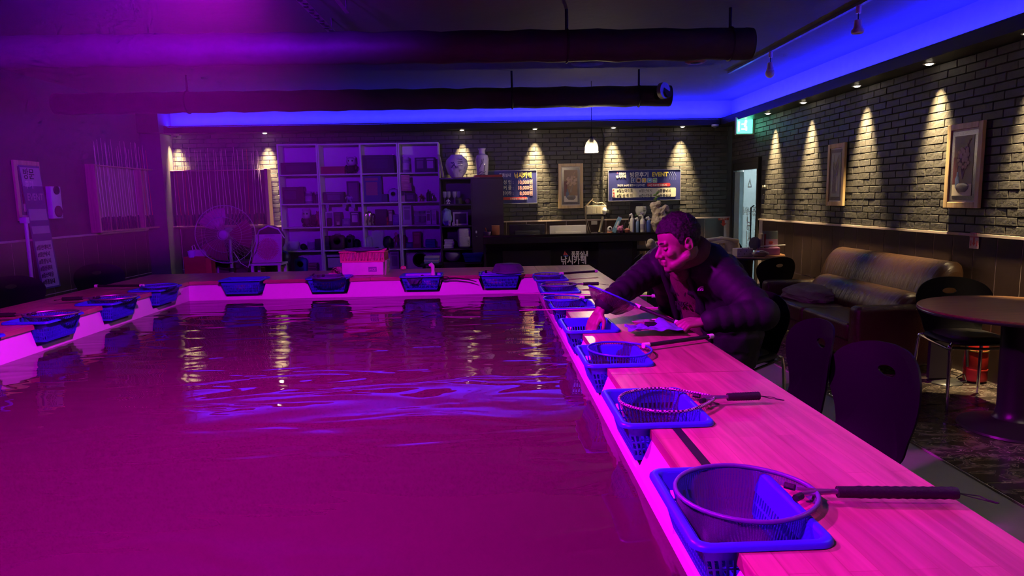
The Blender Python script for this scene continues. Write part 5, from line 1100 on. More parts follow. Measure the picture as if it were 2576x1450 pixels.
bstrip('sheet', 0, 1.31, .32, m_ban); bstrip('header', 1.10, 1.29, .30, m_banw, -.003); bstrip('icon_block', .74, .86, .28, m_banw, -.003); bstrip('text_block', .60, .68, .28, m_banw, -.003); bstrip('keyword_panel', .02, .52, .27, M('banner white', (.58, .54, .58), .5), -.003)
def btext(s, z, size, m, dx=0.): 
    a = Vector((-.13+sh(z)+dx, -.0042, z)); text('lettering', s, size, m, t, tuple(a), (1, 0, 0), (0, 0, 1), .001, sx=.8, world=False)
btext('방문', 1.18, .12, m_dark); btext('후기', 1.08, .09, m_wht); btext('EVENT', .95, .105, m_banw)
for k, s in enumerate(('#일산데이트', '#일산낚시', '#퐁퐁낚시', '#일산취미', '#중산마을', '#퐁퐁실내')): btext(s, .43-.075*k, .058, m_dark)
p, q = RX(123, 551, XL+.06), RX(155, 470, XL+.06); t = thing('wall_speaker', 'white upright panel speaker with two dark drivers on the banner wall', 'speaker', (XL+.05, (p.y+q.y)/2, p.z)); t.rotation_euler = (0, 0, PI/2); h = q.z-p.z; w_ = .17
obj('cabinet', MB().box((0, 0, h/2), (w_, .06, h), bev=.006), m_cap, t, True)
for z, r in ((h*.88, .045), (h*.22, .06)): obj('driver', MB().lathe([(0, .004), (r*.4, .0), (r, .012), (r*1.05, .006), (r*1.05, 0)], seg=24, mt=R3(PI/2, 0, 0, (0, -.031, z))), m_blk, t, True)
p = BY(62, 560, 6.5); t = thing('pole_stand', 'white pole stand behind the banner-side counter', 'stand', (p.x, 6.5, 0)); obj('pole', MB().cyl((0, 0, .1), (.01, 0, p.z), .016, seg=12), m_cap, t, True); obj('pole_head', MB().box((.0, 0, p.z+.02), (.07, .05, .06), bev=.01), m_cap, t, True); obj('base', MB().lathe([(.17, 0), (.16, .03), (.03, .06), (.024, .12)], seg=28), m_cap, t, True); obj('collar', MB().cyl((.006, 0, .62), (.006, 0, .70), .026, seg=14), m_dark, t, True)

# ================================================================== BEHIND THE FAR COUNTER
p = BY(567, 590, 7.5); r = .315
t = thing('pedestal_fan', 'large wire-guard pedestal fan behind the far counter', 'fan', (p.x, 7.5, 0)); zc = p.z; fm = M('fan wire', (.38, .34, .38), .4, .4)
ax = Vector((.10, -1, 0)).normalized()
FM = Matrix.Translation((0, 0, zc)) @ ax.to_track_quat('Z', 'Y').to_matrix().to_4x4()
mb = MB()
for k in range(44):
    a = 2*PI*k/44
    mb.tube([tuple(FM @ Vector((q*math.cos(a+b*.25), q*math.sin(a+b*.25), z))) for q, z, b in ((.055, .10, 0), (.18, .085, .4), (.28, .05, .8), (r, .0, 1.))], .0013, 4, caps=False)
    mb.tube([tuple(FM @ Vector((q*math.cos(a), q*math.sin(a), z))) for q, z in ((.055, -.10), (.2, -.09), (r, .0))], .0013, 4, caps=False)
tag(obj('wire_guard', mb, fm, t), kind='stuff')
for q, z, w_ in ((r, 0, .005), (.055, .10, .004), (.19, .083, .002)): obj('guard_ring', MB().tube([tuple(FM @ Vector((q*math.cos(a), q*math.sin(a), z))) for a in [2*PI*k/40 for k in range(40)]], w_, 6, closed=True), fm, t, True)
obj('badge', MB().lathe([(0, .106), (.035, .105), (.045, .098), (.05, .09)], seg=24, mt=FM), M('fan badge', (.42, .34, .44), .4), t, True)
mbl = M('dark red fan blade', (.20, .03, .07), .4)
for k in range(3):
    mb = MB(); n = 8
    for i in range(n+1):
        for j in range(4):
            q = .05+(.24)*i/n; wv = (.25+.75*math.sin(PI*min(1, (i+1.5)/n)*.62)); a = 2*PI*k/3+(j/3-.5)*1.25*wv; mb.v.append(tuple(FM @ Vector((q*math.cos(a), q*math.sin(a), .02+.045*(j/3-.5)))))
    for i in range(n):
        for j in range(3): s = i*4+j; mb.f.append((s, s+1, s+5, s+4))
    obj('blade', mb, mbl, t, True)
obj('motor', MB().lathe([(.0, -.22), (.06, -.21), (.07, -.12), (.05, -.02), (0, .03)], seg=20, mt=FM), M('fan motor', (.3, .27, .31), .4), t, True); obj('pole', MB().cyl((.02, .06, .05), (.02, .06, zc-.06), .018, seg=12), fm, t, True); obj('height_clamp', MB().cyl((.02, .06, .66), (.02, .06, .70), .03, seg=14), m_blk, t, True); obj('base', MB().lathe([(.24, 0), (.23, .03), (.05, .06)], (.02, .06, 0), 30), fm, t, True)
obj('cord', MB().tube([(.03, .12, zc-.2), (.10, .12, zc-.33), (.18, .12, zc-.38), (.22, .12, zc-.25), (.24, .14, zc-.05)], .005, 6), m_cap, t, True)
p, q = BY(471, 690, 7.55), BY(521, 644, 7.55); t = thing('shopping_bag', 'red paper shopping bag behind the far counter', 'bag', ((p.x+q.x)/2, 7.55, 0)); w_ = q.x-p.x; zb = .02
obj('bag', MB().box((0, 0, q.z/2), (w_, .12, q.z), bev=.004), col('a83038'), t); obj('side_fold', MB().box((w_/2+.03, 0, q.z/2-.01), (.06, .12, q.z-.02), R3(0, 0, 0), .004), col('c04a40'), t); obj('contents', MB().box((.03, 0, q.z+.03), (w_*.8, .09, .08), bev=.01), col('c8b0b8'), t); obj('cup', MB().lathe([(.035, 0), (.045, .07), (.04, .07)], (-.03, -.04, q.z-.01), 20), col('c8b0e0'), t, True); obj('handle', MB().tube([(-.03, -.01, q.z+.06), (-.035, -.01, q.z+.11), (-.01, -.01, q.z+.125), (.01, -.01, q.z+.06)], .005, 6), m_cap, t, True)
t = thing('storage_bench', 'low dark storage box behind the fan base', 'box', (-3.02, 7.98, 0)); obj('box', MB().box((0, 0, .36), (.50, .3, .72), bev=.006), col('5a3440'), t); obj('lid', MB().box((0, 0, .735), (.53, .32, .025), bev=.004), col('6a4450'), t); obj('papers', MB().box((-.15, -.17, .62), (.16, .012, .13)), col('c0b4c4'), t)
p, q = BY(637, 668, 7.85), BY(716, 660, 7.85); t = thing('side_table', 'small white side table holding the flower canvas', 'table', ((p.x+q.x)/2, 7.85, 0)); w_ = q.x-p.x; zt_ = q.z
obj('top', MB().box((0, 0, zt_-.012), (w_, .26, .024), bev=.003), m_case, t); obj('shelf', MB().box((0, 0, zt_-.22), (w_*.86, .22, .015)), m_case, t)
for a in (-1, 1):
    for b in (-1, 1): obj('leg', MB().box((a*w_*.42, b*.11, (zt_-.024)/2), (.03, .03, zt_-.024)), m_case, t)
for k, x in enumerate((.03, .09)): tt = thing('paper_cup', ['white paper cup on the side table shelf', 'second paper cup on the side table shelf'][k], 'cup', (t.location.x+x, 7.80, zt_-.2125)); obj('cup', MB().lathe([(.022, 0), (.03, .07), (.026, .07), (.02, .01), (0, .008)], seg=18), m_cap, tt, True); obj('sleeve', MB().lathe([(.0255, .02), (.029, .05)], seg=18), col('40303a'), tt, True)
t = thing('flower_canvas', 'white canvas with a pink dahlia standing on the side table', 'canvas', (t.location.x+.01, 7.82, zt_)); mt = R3(-.20, 0, 0, (0, -.06, .006)); cw, chh = .335, .325
obj('canvas', MB().box((0, 0, chh/2), (cw, .02, chh), mt), col('d8c8c0'), t)
mb = MB(); rnd = random.Random(2)
for ring in range(7):
    for k in range(9+ring*5):
        a = 2*PI*k/(9+ring*5)+ring*.3; r0 = .012+.0165*ring; mb.ell((0, 0, 0), (.0075, .0015, .020), Matrix(mt) @ Matrix.Translation((.01+r0*math.cos(a), -.0115-.0004*(6-ring), chh*.48+r0*math.sin(a))) @ Euler((0, -a+PI/2, 0)).to_matrix().to_4x4(), 1)
tag(obj('dahlia_petals', mb, M('dahlia pink', (.62, .22, .24), .6, var=.4, scale=60), t), kind='stuff'); obj('caption', MB().box((.03, -.0112, chh*.94), (.12, .001, .006), mt), col('a89a9a'), t)
p = BY(678, 600, 8.1); t = thing('draped_seat', 'dark rounded seat wrapped in clear plastic behind the canvas', 'seat', (p.x, 8.15, 0)); link('padding', blobmesh('padding', [('e', (0, 0, .98), (.17, .10, .17)), ('c', (-.12, 0, .75), (.12, 0, .75), .10), ('c', (0, 0, .3), (0, 0, .8), .09)], .012, 4), M('dark vinyl', (.03, .022, .035), .3), t); obj('plastic_fold', MB().tube([(-.165, -.03, .98), (-.11, -.06, 1.09), (0, -.07, 1.14), (.11, -.06, 1.10), (.17, -.03, .99)], [.006, .009, .011, .01, .006], 6), M('clear plastic fold', (.75, .72, .75), .2), t, True); obj('foot', MB().lathe([(.2, 0), (.19, .02), (.03, .05), (.03, .3)], seg=24), m_blk, t, True)
# crates, towel, bottle on the far counter
m_pink = M('pink crate', (.85, .16, .32), .4); m_foam = M('white foam box', (.78, .74, .78), .55)
p, q = G(872, 690, CT), G(968, 689, CT); t = thing('foam_box', 'white foam box wrapped in clear film on the far counter', 'box', ((p.x+q.x)/2, 6.30, CT+.0008)); w_ = .375
obj('box', MB().box((0, 0, .06), (w_, .26, .12), bev=.008), m_foam, t, True); obj('sticker', MB().box((.09, -.131, .055), (.075, .002, .045)), col('8a6aa8'), t); obj('film_flap', MB().box((w_/2+.012, 0, .075), (.02, .22, .15), R3(0, .08, 0, (0, 0, 0)), .006), M('film wrap', (.6, .58, .55), .2, alpha=.6), t)
text('lettering', 'AICE', .028, m_wht, t, (t.location.x+.06, 6.30-.1325, CT+.045), (1, 0, 0), (0, 0, 1))
bx = t.location.x; t = thing('pink_crate', 'pink perforated plastic crate stacked on the foam box', 'crate', (bx, 6.30, CT+.1216)); mb = MB(); hw, hd, hh = .20, .135, .10
for sy in (-1, 1): sheet(mb, lambda s, u: (L2(s, -hw, hw), sy*(hd-.01+.01*u), hh*u), 30, 7, .5, .12, .12)
for sx in (-1, 1): sheet(mb, lambda s, u: (sx*(hw-.008+.008*u), L2(s, -hd, hd), hh*u), 18, 7, .5, .12, .12)
mb.box((0, 0, .004), (2*hw-.02, 2*hd-.03, .006)); link('perforated_walls', bake('perforated_walls', mb, [('SOLIDIFY', dict(thickness=.003, offset=0))], False), m_pink, t)
mbr2 = MB(); ringmesh(mbr2, [rrect(hw-.004, hd-.004, .02, hh-.012), rrect(hw, hd, .02, hh+.004), rrect(hw+.012, hd+.012, .025, hh+.002), rrect(hw+.012, hd+.012, .025, hh-.008)]); obj('rim', mbr2, m_pink, t, True); obj('base_band', MB().box((0, 0, .006), (2*hw-.012, 2*hd-.022, .012), bev=.004), m_pink, t)
t = net('dark blue net with a low bag lying across the pink crate', (bx+.17, 6.25, CT+.1216+.116), .05, .33, .24, m_hoopd, .010, m_cloth, .03, .02, seed=31)
t = thing('towel_roll', 'rolled pink towel beside the foam box', 'towel', (-1.385, 6.17, CT+.0008)); mb = MB(); n = 46; prv = []
for i in range(n): a = i*.30; r0 = .012+.0022*i*.36; prv.append((r0*math.cos(a), .055+r0*math.sin(a)*1.0))
mb.v = [(x, y, z) for y in (-.07, .10) for x, z in prv]; mb.f = [(i, i+1, n+i+1, n+i) for i in range(n-1)]; mb.v = [(x, y, z-min(q[1] for q in prv)+.006) for x, y, z in mb.v]
link('roll', bake('roll', mb, [('SOLIDIFY', dict(thickness=.010, offset=0)), ('SUBSURF', dict(levels=1, render_levels=1))]), M('pink towelling', (.72, .34, .50), .9, bump=.5, bscale=260), t); obj('loose_end', MB().box((-.05, -.06, .012), (.07, .08, .016), R3(0, .25, .3), .006), MATS['pink towelling'], t, True)
t = thing('bottle', 'pale bottle with a bent head standing in the far basket', 'bottle', (-.50, 6.03, RZ-.11)); obj('body', MB().lathe([(.02, 0), (.024, .06), (.02, .12), (.013, .15)], seg=18), m_cap, t, True); obj('head', MB().tube([(0, 0, .14), (0, 0, .185), (-.012, 0, .20), (-.032, 0, .19)], [.014, .018, .02, .012], 12), m_cap, t, True)
t = thing('toy_spool', 'small red and pink spool at the far counter edge', 'spool', tuple(G(1015, 680, CT+.001))); obj('hub', MB().ell((0, 0, .022), (.03, .022, .022), sub=2), m_pink, t, True); obj('core', MB().ell((0, -.014, .022), (.012, .012, .012), sub=2), m_cap, t, True)
t = thing('scissors', 'dark scissors sticking out over the pool edge', 'scissors', (-.30, 5.965, CT-.02)); obj('blade', MB().tube([(-.16, -.02, .0), (0, -.03, .004), (.12, -.04, -.01), (.19, -.05, -.03)], [.006, .007, .006, .003], 6), m_blk, t, True); obj('handle_loop', MB().tube([(-.16+.035*math.cos(a), -.02, .0+.014*math.sin(a)) for a in [2*PI*k/16 for k in range(16)]], .004, 6, closed=True), m_blk, t, True); obj('handle_loop', MB().tube([(-.09+.035*math.cos(a), -.024, .005+.014*math.sin(a)) for a in [2*PI*k/16 for k in range(16)]], .004, 6, closed=True), m_blk, t, True)

# ================================================================== BOARDS, SIGNS, WIRING ON THE FAR WALL
m_bb = M('blue board print', (.035, .040, .20), .4, var=.2, scale=3); m_bfr = M('board edge', (.45, .45, .52), .35, .5)
by = YB-.032
def board(label, a, b):
    t = thing('sign_board', label, 'sign', ((a.x+b.x)/2, by, b.z)); obj('panel', MB().box((0, .006, (a.z-b.z)/2), (b.x-a.x, .024, a.z-b.z)), m_bb, t); w_, h = b.x-a.x, a.z-b.z
    for c, d in (((0, -.008, 0), (w_, .006, .008)), ((0, -.008, h), (w_, .006, .008)), ((-w_/2, -.008, h/2), (.008, .006, h)), ((w_/2, -.008, h/2), (.008, .006, h))): obj('edge_strip', MB().box(c, d), m_bfr, t)
    return t
def wt(t, s, px, py, size, m, bold=.0, sx=1., al='LEFT', dy=0.): a = BY(px, py, by-.008); text('lettering', s, size, m, t, (a.x, by-.0085-dy, a.z), (1, 0, 0), (0, 0, 1), bold, .0008, al, sx)
def plate(t, n, x0, y0, x1, y1, m, r=.006, d=.004): p, q = BY(x0, y1, by), BY(x1, y0, by); return obj(n, MB().prism([(x, z) for x, z, _ in rrect((q.x-p.x)/2, (q.z-p.z)/2, min(r, (q.z-p.z)/2.01), 0)], 0, d, Matrix.Translation(((p.x+q.x)/2, by-.0065, (p.z+q.z)/2)) @ Euler((PI/2, 0, 0)).to_matrix().to_4x4()), m, t, world=True)
m_pill = M('red pill', (.62, .05, .07), .4); m_cream = M('keyword panel', (.74, .70, .56), .45); m_blkp = M('print black', (.015, .013, .02), .5); m_pinkp = M('price pink', (.85, .42, .40), .45)
t = board('blue review-event board with hashtags on the far wall', BY(1530, 429, 10.1), BY(1711, 503, 10.1))
p = BY(1551, 437, by); boat(t, p.x, by-.009, p.z, .032)
wt(t, '퐁퐁실내', 1557, 439.5, .034, m_wht, .0012, .8); wt(t, '낚시카페', 1549, 448, .050, m_wht, .0018, .85); wt(t, '방문후기', 1584, 445.5, .082, m_wht, .0022, .95); wt(t, 'EVENT', 1640, 444, .085, m_yel, .0035, .95)
cols = [(.06, .12, .42), (.45, .22, .20), (.72, .50, .10), (.10, .40, .72), (.25, .55, .22)]
for k in range(5):
    x = 1587+k*13.6; pl = plate(t, 'app_icon', x, 448, x+11.5, 460, M('icon pale rim %d' % k, (.68, .68, .66), .4), .012, .003); plate(t, 'icon_face', x+1, 449, x+10.5, 459, M('icon %d' % k, cols[k], .4), .010, .004)
wt(t, 'f', 1591.5, 458, .058, m_wht, .002, dy=.003)
a = BY(1606.2, 454.3, by); obj('icon_lens', MB().lathe([(.010, 0), (.018, 0), (.018, .002), (.010, .002)], seg=20, mt=R3(PI/2, 0, 0, (a.x, by-.011, a.z))), m_blkp, t, world=True)
wt(t, '♪', 1616.5, 458, .05, m_wht, .001, dy=.003); a = BY(1634, 454, by); obj('icon_bird', MB().ell((a.x, by-.011, a.z), (.016, .002, .010), sub=2).ell((a.x+.014, by-.011, a.z+.008), (.008, .002, .007), sub=2).add([(a.x-.02, by-.0115, a.z+.016), (a.x+.004, by-.0115, a.z+.002), (a.x-.012, by-.0115, a.z-.004)], [(0, 2, 1)]), m_wht, t, world=True); wt(t, 'blog', 1643, 456.5, .026, m_wht, .001, dy=.003)
wt(t, '자신의 SNS에 방문후기 남기시면', 1553, 469.5, .037, m_wht, .0008, .82); plate(t, 'red_pill', 1627, 460.5, 1686, 470, m_pill, .03); wt(t, '1시간 무료쿠폰 드립니다', 1630, 468.6, .034, m_wht, .0008, .82, dy=.002)
plate(t, 'keyword_panel', 1541, 472, 1700, 502-4, m_cream, .02); plate(t, 'keyword_tab', 1540, 474, 1548, 500-3, m_wht, .01, .005)
for k, s in enumerate('키워드'): wt(t, s, 1541, 481.5+7.4*k, .038, m_pill, .001, dy=.003)
for k, (s1, s2) in enumerate((('#일산데이트', '#일 산 취 미'), ('#일산낚시', '#중산마을'), ('#퐁퐁낚시', '#퐁퐁실내'))):
    x = (1552, 1608, 1655)[k]; wt(t, s1, x, 483.5, .055, m_blkp, .0004, .84, dy=.002); wt(t, s2, x, 496, .055, m_blkp, .0004, .84, dy=.002)
for k in range(4): a = BY(1680+5*k, 432, by); obj('light_swirl', MB().tube([(a.x, by-.007, a.z), (a.x+.03, by-.007, a.z-.08), (a.x+.02+.03*k, by-.007, a.z-.18)], .002, 4), M('swirl blue', (.22, .26, .55), .4), t)if False else obj('light_swirl', MB().tube([(a.x, by-.0065, a.z), (a.x+.03, by-.0065, a.z-.06), (a.x+.025, by-.0065, a.z-.12)], .002, 4), M('swirl blue', (.22, .26, .55), .4), t, world=True)
t = board('blue price board partly behind the dark cabinet', BY(1200, 431, 10.1), BY(1351, 511, 10.1))
wt(t, '낚시카페', 1293, 447, .088, m_yel, .003, .82); wt(t, '퐁퐁실내', 1255, 445, .06, m_wht, .001, .82)
for k, (s, v) in enumerate((('성 인 :', '10,000원'), ('커 플 :', '18,000원'), ('중학생이하 :', '8,000원'))): y = 462.5+14*k; wt(t, s, 1292, y, .068, m_wht, .0015, .85, 'RIGHT'); wt(t, v, 1341, y, .075, m_pinkp, .0022, .85, 'RIGHT')
plate(t, 'red_pill', 1240, 495.5, 1326, 504, m_pill, .03); wt(t, '단체할인 가능합니다', 1283, 503, .036, m_wht, .0005, .85, dy=.002)
t = thing('extinguisher_sign', 'red fire extinguisher arrow sticker in the corner by the door', 'sign', (3.565, YB-.0135, .93)); obj('plate', MB().box((0, 0, .115), (.16, .003, .042)), col('b04028'), t); obj('arrow', MB().add([(-.02, -.001, .09), (.02, -.001, .09), (.02, -.001, .045), (.045, -.001, .045), (0, -.001, 0), (-.045, -.001, .045), (-.02, -.001, .045)], [(0, 6, 5, 4, 3, 2, 1)]), col('c04030'), t); text('lettering', '소화기', .04, m_cream, t, (3.565, YB-.0155, 1.033), (1, 0, 0), (0, 0, 1), align='CENTER')
t = thing('extinguisher_sign', 'pink and white fire extinguisher sticker on the brown tiles above the canister', 'sign', (XR-.0135, 4.94, .965)); t.rotation_euler = (0, 0, -PI/2); obj('plate', MB().box((0, 0, .06), (.095, .003, .12)), col('c8a0b0'), t); obj('header', MB().box((0, -.0022, .10), (.095, .002, .035)), col('b04868'), t); obj('arrow', MB().add([(-.009, -.0025, .085), (.009, -.0025, .085), (.009, -.0025, .045), (.02, -.0025, .045), (0, -.0025, .02), (-.02, -.0025, .045), (-.009, -.0025, .045)], [(0, 6, 5, 4, 3, 2, 1)]), col('b02038'), t)
for s in (-1, 1): obj('icon', MB().box((s*.032, -.0022, .04), (.01, .002, .04), bev=.0005), col('c04050'), t)
text('lettering', '소화기', .026, m_pill, t, (0, -.0036, .095), (1, 0, 0), (0, 0, 1), align='CENTER', world=False)
# sockets, cables, pendant
p, q = BY(1475, 540, 10.1), BY(1525, 517, 10.1); t = thing('socket_box', 'white triple socket box with plugs on the far wall', 'socket', ((p.x+q.x)/2, YB-.03, p.z)); w_, h = q.x-p.x, q.z-p.z; obj('box', MB().box((0, 0, h/2), (w_, .045, h), bev=.004), col('d8d0b8'), t)
for k in range(3): obj('socket', MB().box((-w_*.36+k*w_*.24, -.024, h/2), (w_*.19, .004, h*.78), bev=.001), col('c8c0a8'), t)
obj('plug', MB().ell((w_*.40, -.04, h*.35), (.035, .03, .06), sub=2), m_cap, t, True); obj('adapter', MB().box((w_*.56, -.04, h*.1), (.05, .05, .10), bev=.012), m_blk, t, True)
wires = [[(1492, 500), (1480, 512), (1472, 520), (1472, 545), (1480, 588)], [(1492, 500), (1482, 512), (1474, 522), (1475, 548), (1486, 588)], [(1490, 506), (1500, 512), (1515, 510), (1524, 518)]]
for i, wv in enumerate(wires): tag(obj('cable', MB().tube([tuple(BY(x, y, YB-.02-.01*i)) for x, y in wv], .006, 6), col('b8a890'), None, True), ['white cable looping down the wall beside the sockets', 'second white cable looping down beside the sockets', 'short white cable over the socket box'][i], 'cable')
tag(obj('power_strip', MB().tube([tuple(BY(x, y, YB-.03)) for x, y in ((1517, 545), (1513, 562), (1507, 590))], [.022, .02, .022], 8), col('b0a890'), None, True), 'beige power strip hanging below the sockets', 'power strip')
tag(obj('cable', MB().tube([tuple(BY(x, y, YB-.025)) for x, y in ((1512, 318), (1519, 345), (1518, 390), (1515, 430), (1515, 512))], .009, 8), m_blk, None, True), 'thick black cable hanging beside the pendant lamp', 'cable')
tag(obj('conduit', MB().box((BY(1490, 440, YB-.02).x, YB-.018, 1.62), (.02, .014, .85)), m_dark), 'black cable conduit running down the wall below the pendant', 'conduit')
tag(obj('wall_tag', MB().box((BY(1495, 560, YB-.02).x, YB-.016, BY(1495, 561, YB-.02).z), (.09, .006, .055)), col('c8c0b8')), 'small white label on the brown tiles below the sockets', 'label')
p = BY(1488, 384, 8.30); t = thing('pendant_lamp', 'small glass pendant lamp glowing before the reception desk', 'lamp', (p.x, 8.30, p.z)); obj('cord', MB().cyl((0, 0, .17), (0, 0, ZC-p.z), .004, seg=6), m_cord, t); obj('socket', MB().lathe([(.012, .19), (.022, .17), (.024, .12), (.0, .118)], seg=16), m_dark, t, True); obj('shade', MB().lathe([(.083, 0), (.080, .07), (.066, .12), (.036, .155), (.026, .165)], seg=28), M('shade glass', (.85, .82, .74), .12, alpha=.35, var=0), t, True); obj('bulb', MB().ell((0, 0, .055), (.036, .036, .042)), M('warm bulb', (1, .9, .7), .4, emit=(1, .80, .48), es=16), t, True)
lamp('pendant_light', 'POINT', (0, 0, -.02), 28, (1, .80, .50), t, shadow_soft_size=.05)
# thermostat dots beside the door, pipe lines on the cove
t = thing('wall_switch', 'two small pale switches on the brick wall beside the door', 'switch', (XR-.02, 8.88, 1.50))
for k in range(2): obj('button', MB().ell((0, -.06*k, 0), (.008, .016, .02), sub=2), m_cream, t, True)
# ================================================================== FAR TABLE THINGS
tz = .7208
t = thing('tissue_box', 'lilac speckled tissue box on the far round table', 'tissue box', (2.83, 7.40, tz)); obj('box', MB().box((0, 0, .045), (.19, .11, .09), R3(0, 0, .15), .003), M('speckled lilac card', (.66, .54, .66), .6), t)
for k in range(8): obj('print_mark', MB().box((-.075+.022*k, -.0565, .03+.03*(k % 3)), (.006, .002, .014), R3(0, 0, .15)), m_blkp, t)
t = thing('wipes_pack', 'crumpled white wipes pack on the far round table', 'wipes', (2.98, 7.30, tz)); link('pack', blobmesh('pack', [('c', (-.05, 0, .03), (.05, .01, .03), .03, .034), ('e', (.0, -.01, .05), (.06, .04, .02)), ('c', (.05, -.02, .05), (.08, -.02, .035), .015, .02)], .006, 3), M('white film pack', (.74, .68, .62), .35), t); obj('flap', MB().box((.0, -.02, .07), (.06, .03, .006), R3(.2, .1, .2)), m_cap, t)
t = thing('brochure_stand', 'pink stand with upright picture books on the far round table', 'books', (3.16, 7.52, tz)); obj('tray', MB().box((0, 0, .04), (.24, .12, .08), bev=.004), M('pink acrylic', (.6, .26, .5), .3), t); obj('bar', MB().cyl((-.11, -.075, .10), (.17, -.075, .11), .007, seg=8), m_cap, t)
obj('picture_book', MB().box((.03, -.02, .165), (.17, .012, .20), R3(-.12, 0, 0), .002), col('6a7478'), t); obj('book_picture', MB().box((.03, -.0275, .13), (.16, .002, .09), R3(-.12, 0, 0)), col('b890a8'), t); obj('book_mushroom', MB().ell((.03, -.031, .135), (.026, .002, .020), R3(-.12, 0, 0), 2), col('b04838'), t)
for k in range(3): obj('thin_book', MB().box((-.08+.018*k, .01, .145), (.013, .09, .18+.01*(k % 2))), col(['d0b8a0', 'c8c0b8', 'a83040'][k]), t)
obj('round_fan', MB().lathe([(0, 0), (.075, 0), (.075, .004), (0, .004)], seg=26, mt=R3(PI/2, 0, .2, (-.15, 0, .13))), col('7a7a90'), t)
# pale coat over a chair behind the far table
q = dup(ch0, (2.93, 8.25, .009), face(-.1, -1), 'black shell chair under a cream coat behind the far round table', GC)
t = thing('coat', 'cream coat hung over the chair behind the far round table', 'coat', (2.93, 8.45, .30))
mc = M('cream coat fleece', (.62, .54, .42), .9, bump=.4, bscale=90)
mb = MB(); n, k = 18, 10
for i in range(n+1):
    for j in range(k+1):
        u = i/n-.5; v = j/k; x = u*.50*(1+.12*v); z = .52-.50*v*(1+.1*math.sin(i*1.1)); mb.v.append((x, -.03-.05*math.sin(v*2.2)-.018*math.sin(i*1.5)*v+.10*u*u*4*.3, z+.02*math.cos(u*5)))
for i in range(n):
    for j in range(k): s = i*(k+1)+j; mb.f.append((s, s+1, s+k+2, s+k+1))
link('front_drape', bake('front_drape', mb, [('SOLIDIFY', dict(thickness=.018, offset=1)), ('SUBSURF', dict(levels=1, render_levels=1))]), mc, t)
link('collar', blobmesh('collar', [('c', (-.20, -.02, .53), (.02, -.01, .55), .030, .035), ('c', (.02, -.01, .55), (.22, -.02, .52), .035, .03)], .01, 4), mc, t); obj('button_strip', MB().box((-.03, -.085, .49), (.10, .01, .03), R3(0, .05, 0), .004), col('c0a070'), t)
for k in range(4): obj('toggle', MB().cyl((-.065+.022*k, -.092, .478), (-.065+.022*k, -.092, .502), .005, seg=6), m_cap, t)
# ================================================================== THINGS ON THE NEAR COUNTER BY THE MAN
p = G(1631, 811, CT+.01); t = thing('bait_dish', 'shallow white oval dish with bait pellets before the man', 'dish', (p.x, p.y, CT+.0006)); t.rotation_euler = (0, 0, .05)
DM = Matrix.Diagonal((1, .42, 1, 1)); obj('dish', MB().lathe([(.055, 0), (.075, .004), (.090, .018), (.087, .019), (.072, .008), (0, .006)], seg=40, mt=DM), M('white dish glaze', (.80, .72, .76), .3), t, True); obj('divider', MB().box((.004, 0, .011), (.004, .06, .012), R3(0, 0, .5)), MATS['white dish glaze'], t)
mb = MB(); rnd = random.Random(5)
for k in range(120): a, r0 = rnd.uniform(0, 6.28), math.sqrt(rnd.uniform(0, 1)); mb.ell((.042+.030*r0*math.cos(a), .020*r0*math.sin(a), .010+.005*rnd.random()), .0032, sub=1)
tag(obj('bait_pellets', mb, M('bait brown', (.25, .09, .10), .8), t), kind='stuff')
p = G(1640, 834, CT+.01); t = thing('hand_towel', 'blue crumpled hand towel on the counter before the man', 'towel', (p.x, p.y, CT+.0008))
mb = MB(); n, k = 34, 20
for i in range(n+1):
    for j in range(k+1):
        u, v = i/n-.5, j/k-.5; z = .008+.017*(1+noise.noise(Vector((u*4+3, v*4, 1.3))))+.014*(1+noise.noise(Vector((u*9, v*3, 7.)))); fold = .035*math.exp(-((u-.22)/.12)**2)*(v+.5); mb.v.append((u*.26+.02*noise.noise(Vector((v*3, 1, 2))), v*.15*(1+.5*u)+.02*noise.noise(Vector((u*4, 5, 2)))-.01, max(.006, z*.8+fold)))
for i in range(n):
    for j in range(k): s = i*(k+1)+j; mb.f.append((s, s+k+1, s+k+2, s+1))
link('cloth', bake('cloth', mb, [('SOLIDIFY', dict(thickness=.006, offset=0)), ('SUBSURF', dict(levels=1, render_levels=1))]), M('blue towelling', (.16, .16, .55), .95, bump=.6, bscale=300), t)
p = G(1648, 822, CT+.03); t = thing('pliers_case', 'black gadget lying between dish and towel', 'gadget', (p.x, p.y, CT+.034)); obj('body', MB().box((0, 0, .008), (.10, .04, .018), R3(0, .06, .1), .005), m_blk, t, True); obj('button', MB().cyl((.03, 0, .014), (.03, 0, .02), .006, seg=10), m_alu, t, True)
# net resting across the basket, its pole by the man's hand
N0, E0 = BY(1601, 770, 3.42), Vector((.955, 3.30, CT+.030)); d = (E0-N0); L_ = d.length
t = net('blue-hooped net with beige mesh, resting under the reaching arm', tuple(N0), 0, .275, .25, m_hoopb, .0048, m_beige, .085, L_-.05, 'pole', seed=41, pear=.12, shift=(-.03, .10), flat=.35)
xq = d.normalized(); yq = Vector((-.05, 1, -.10)); yq = (yq-xq*yq.dot(xq)).normalized(); zq = xq.cross(yq)
t.rotation_euler = Matrix(((xq.x, yq.x, zq.x), (xq.y, yq.y, zq.y), (xq.z, yq.z, zq.z))).to_euler()
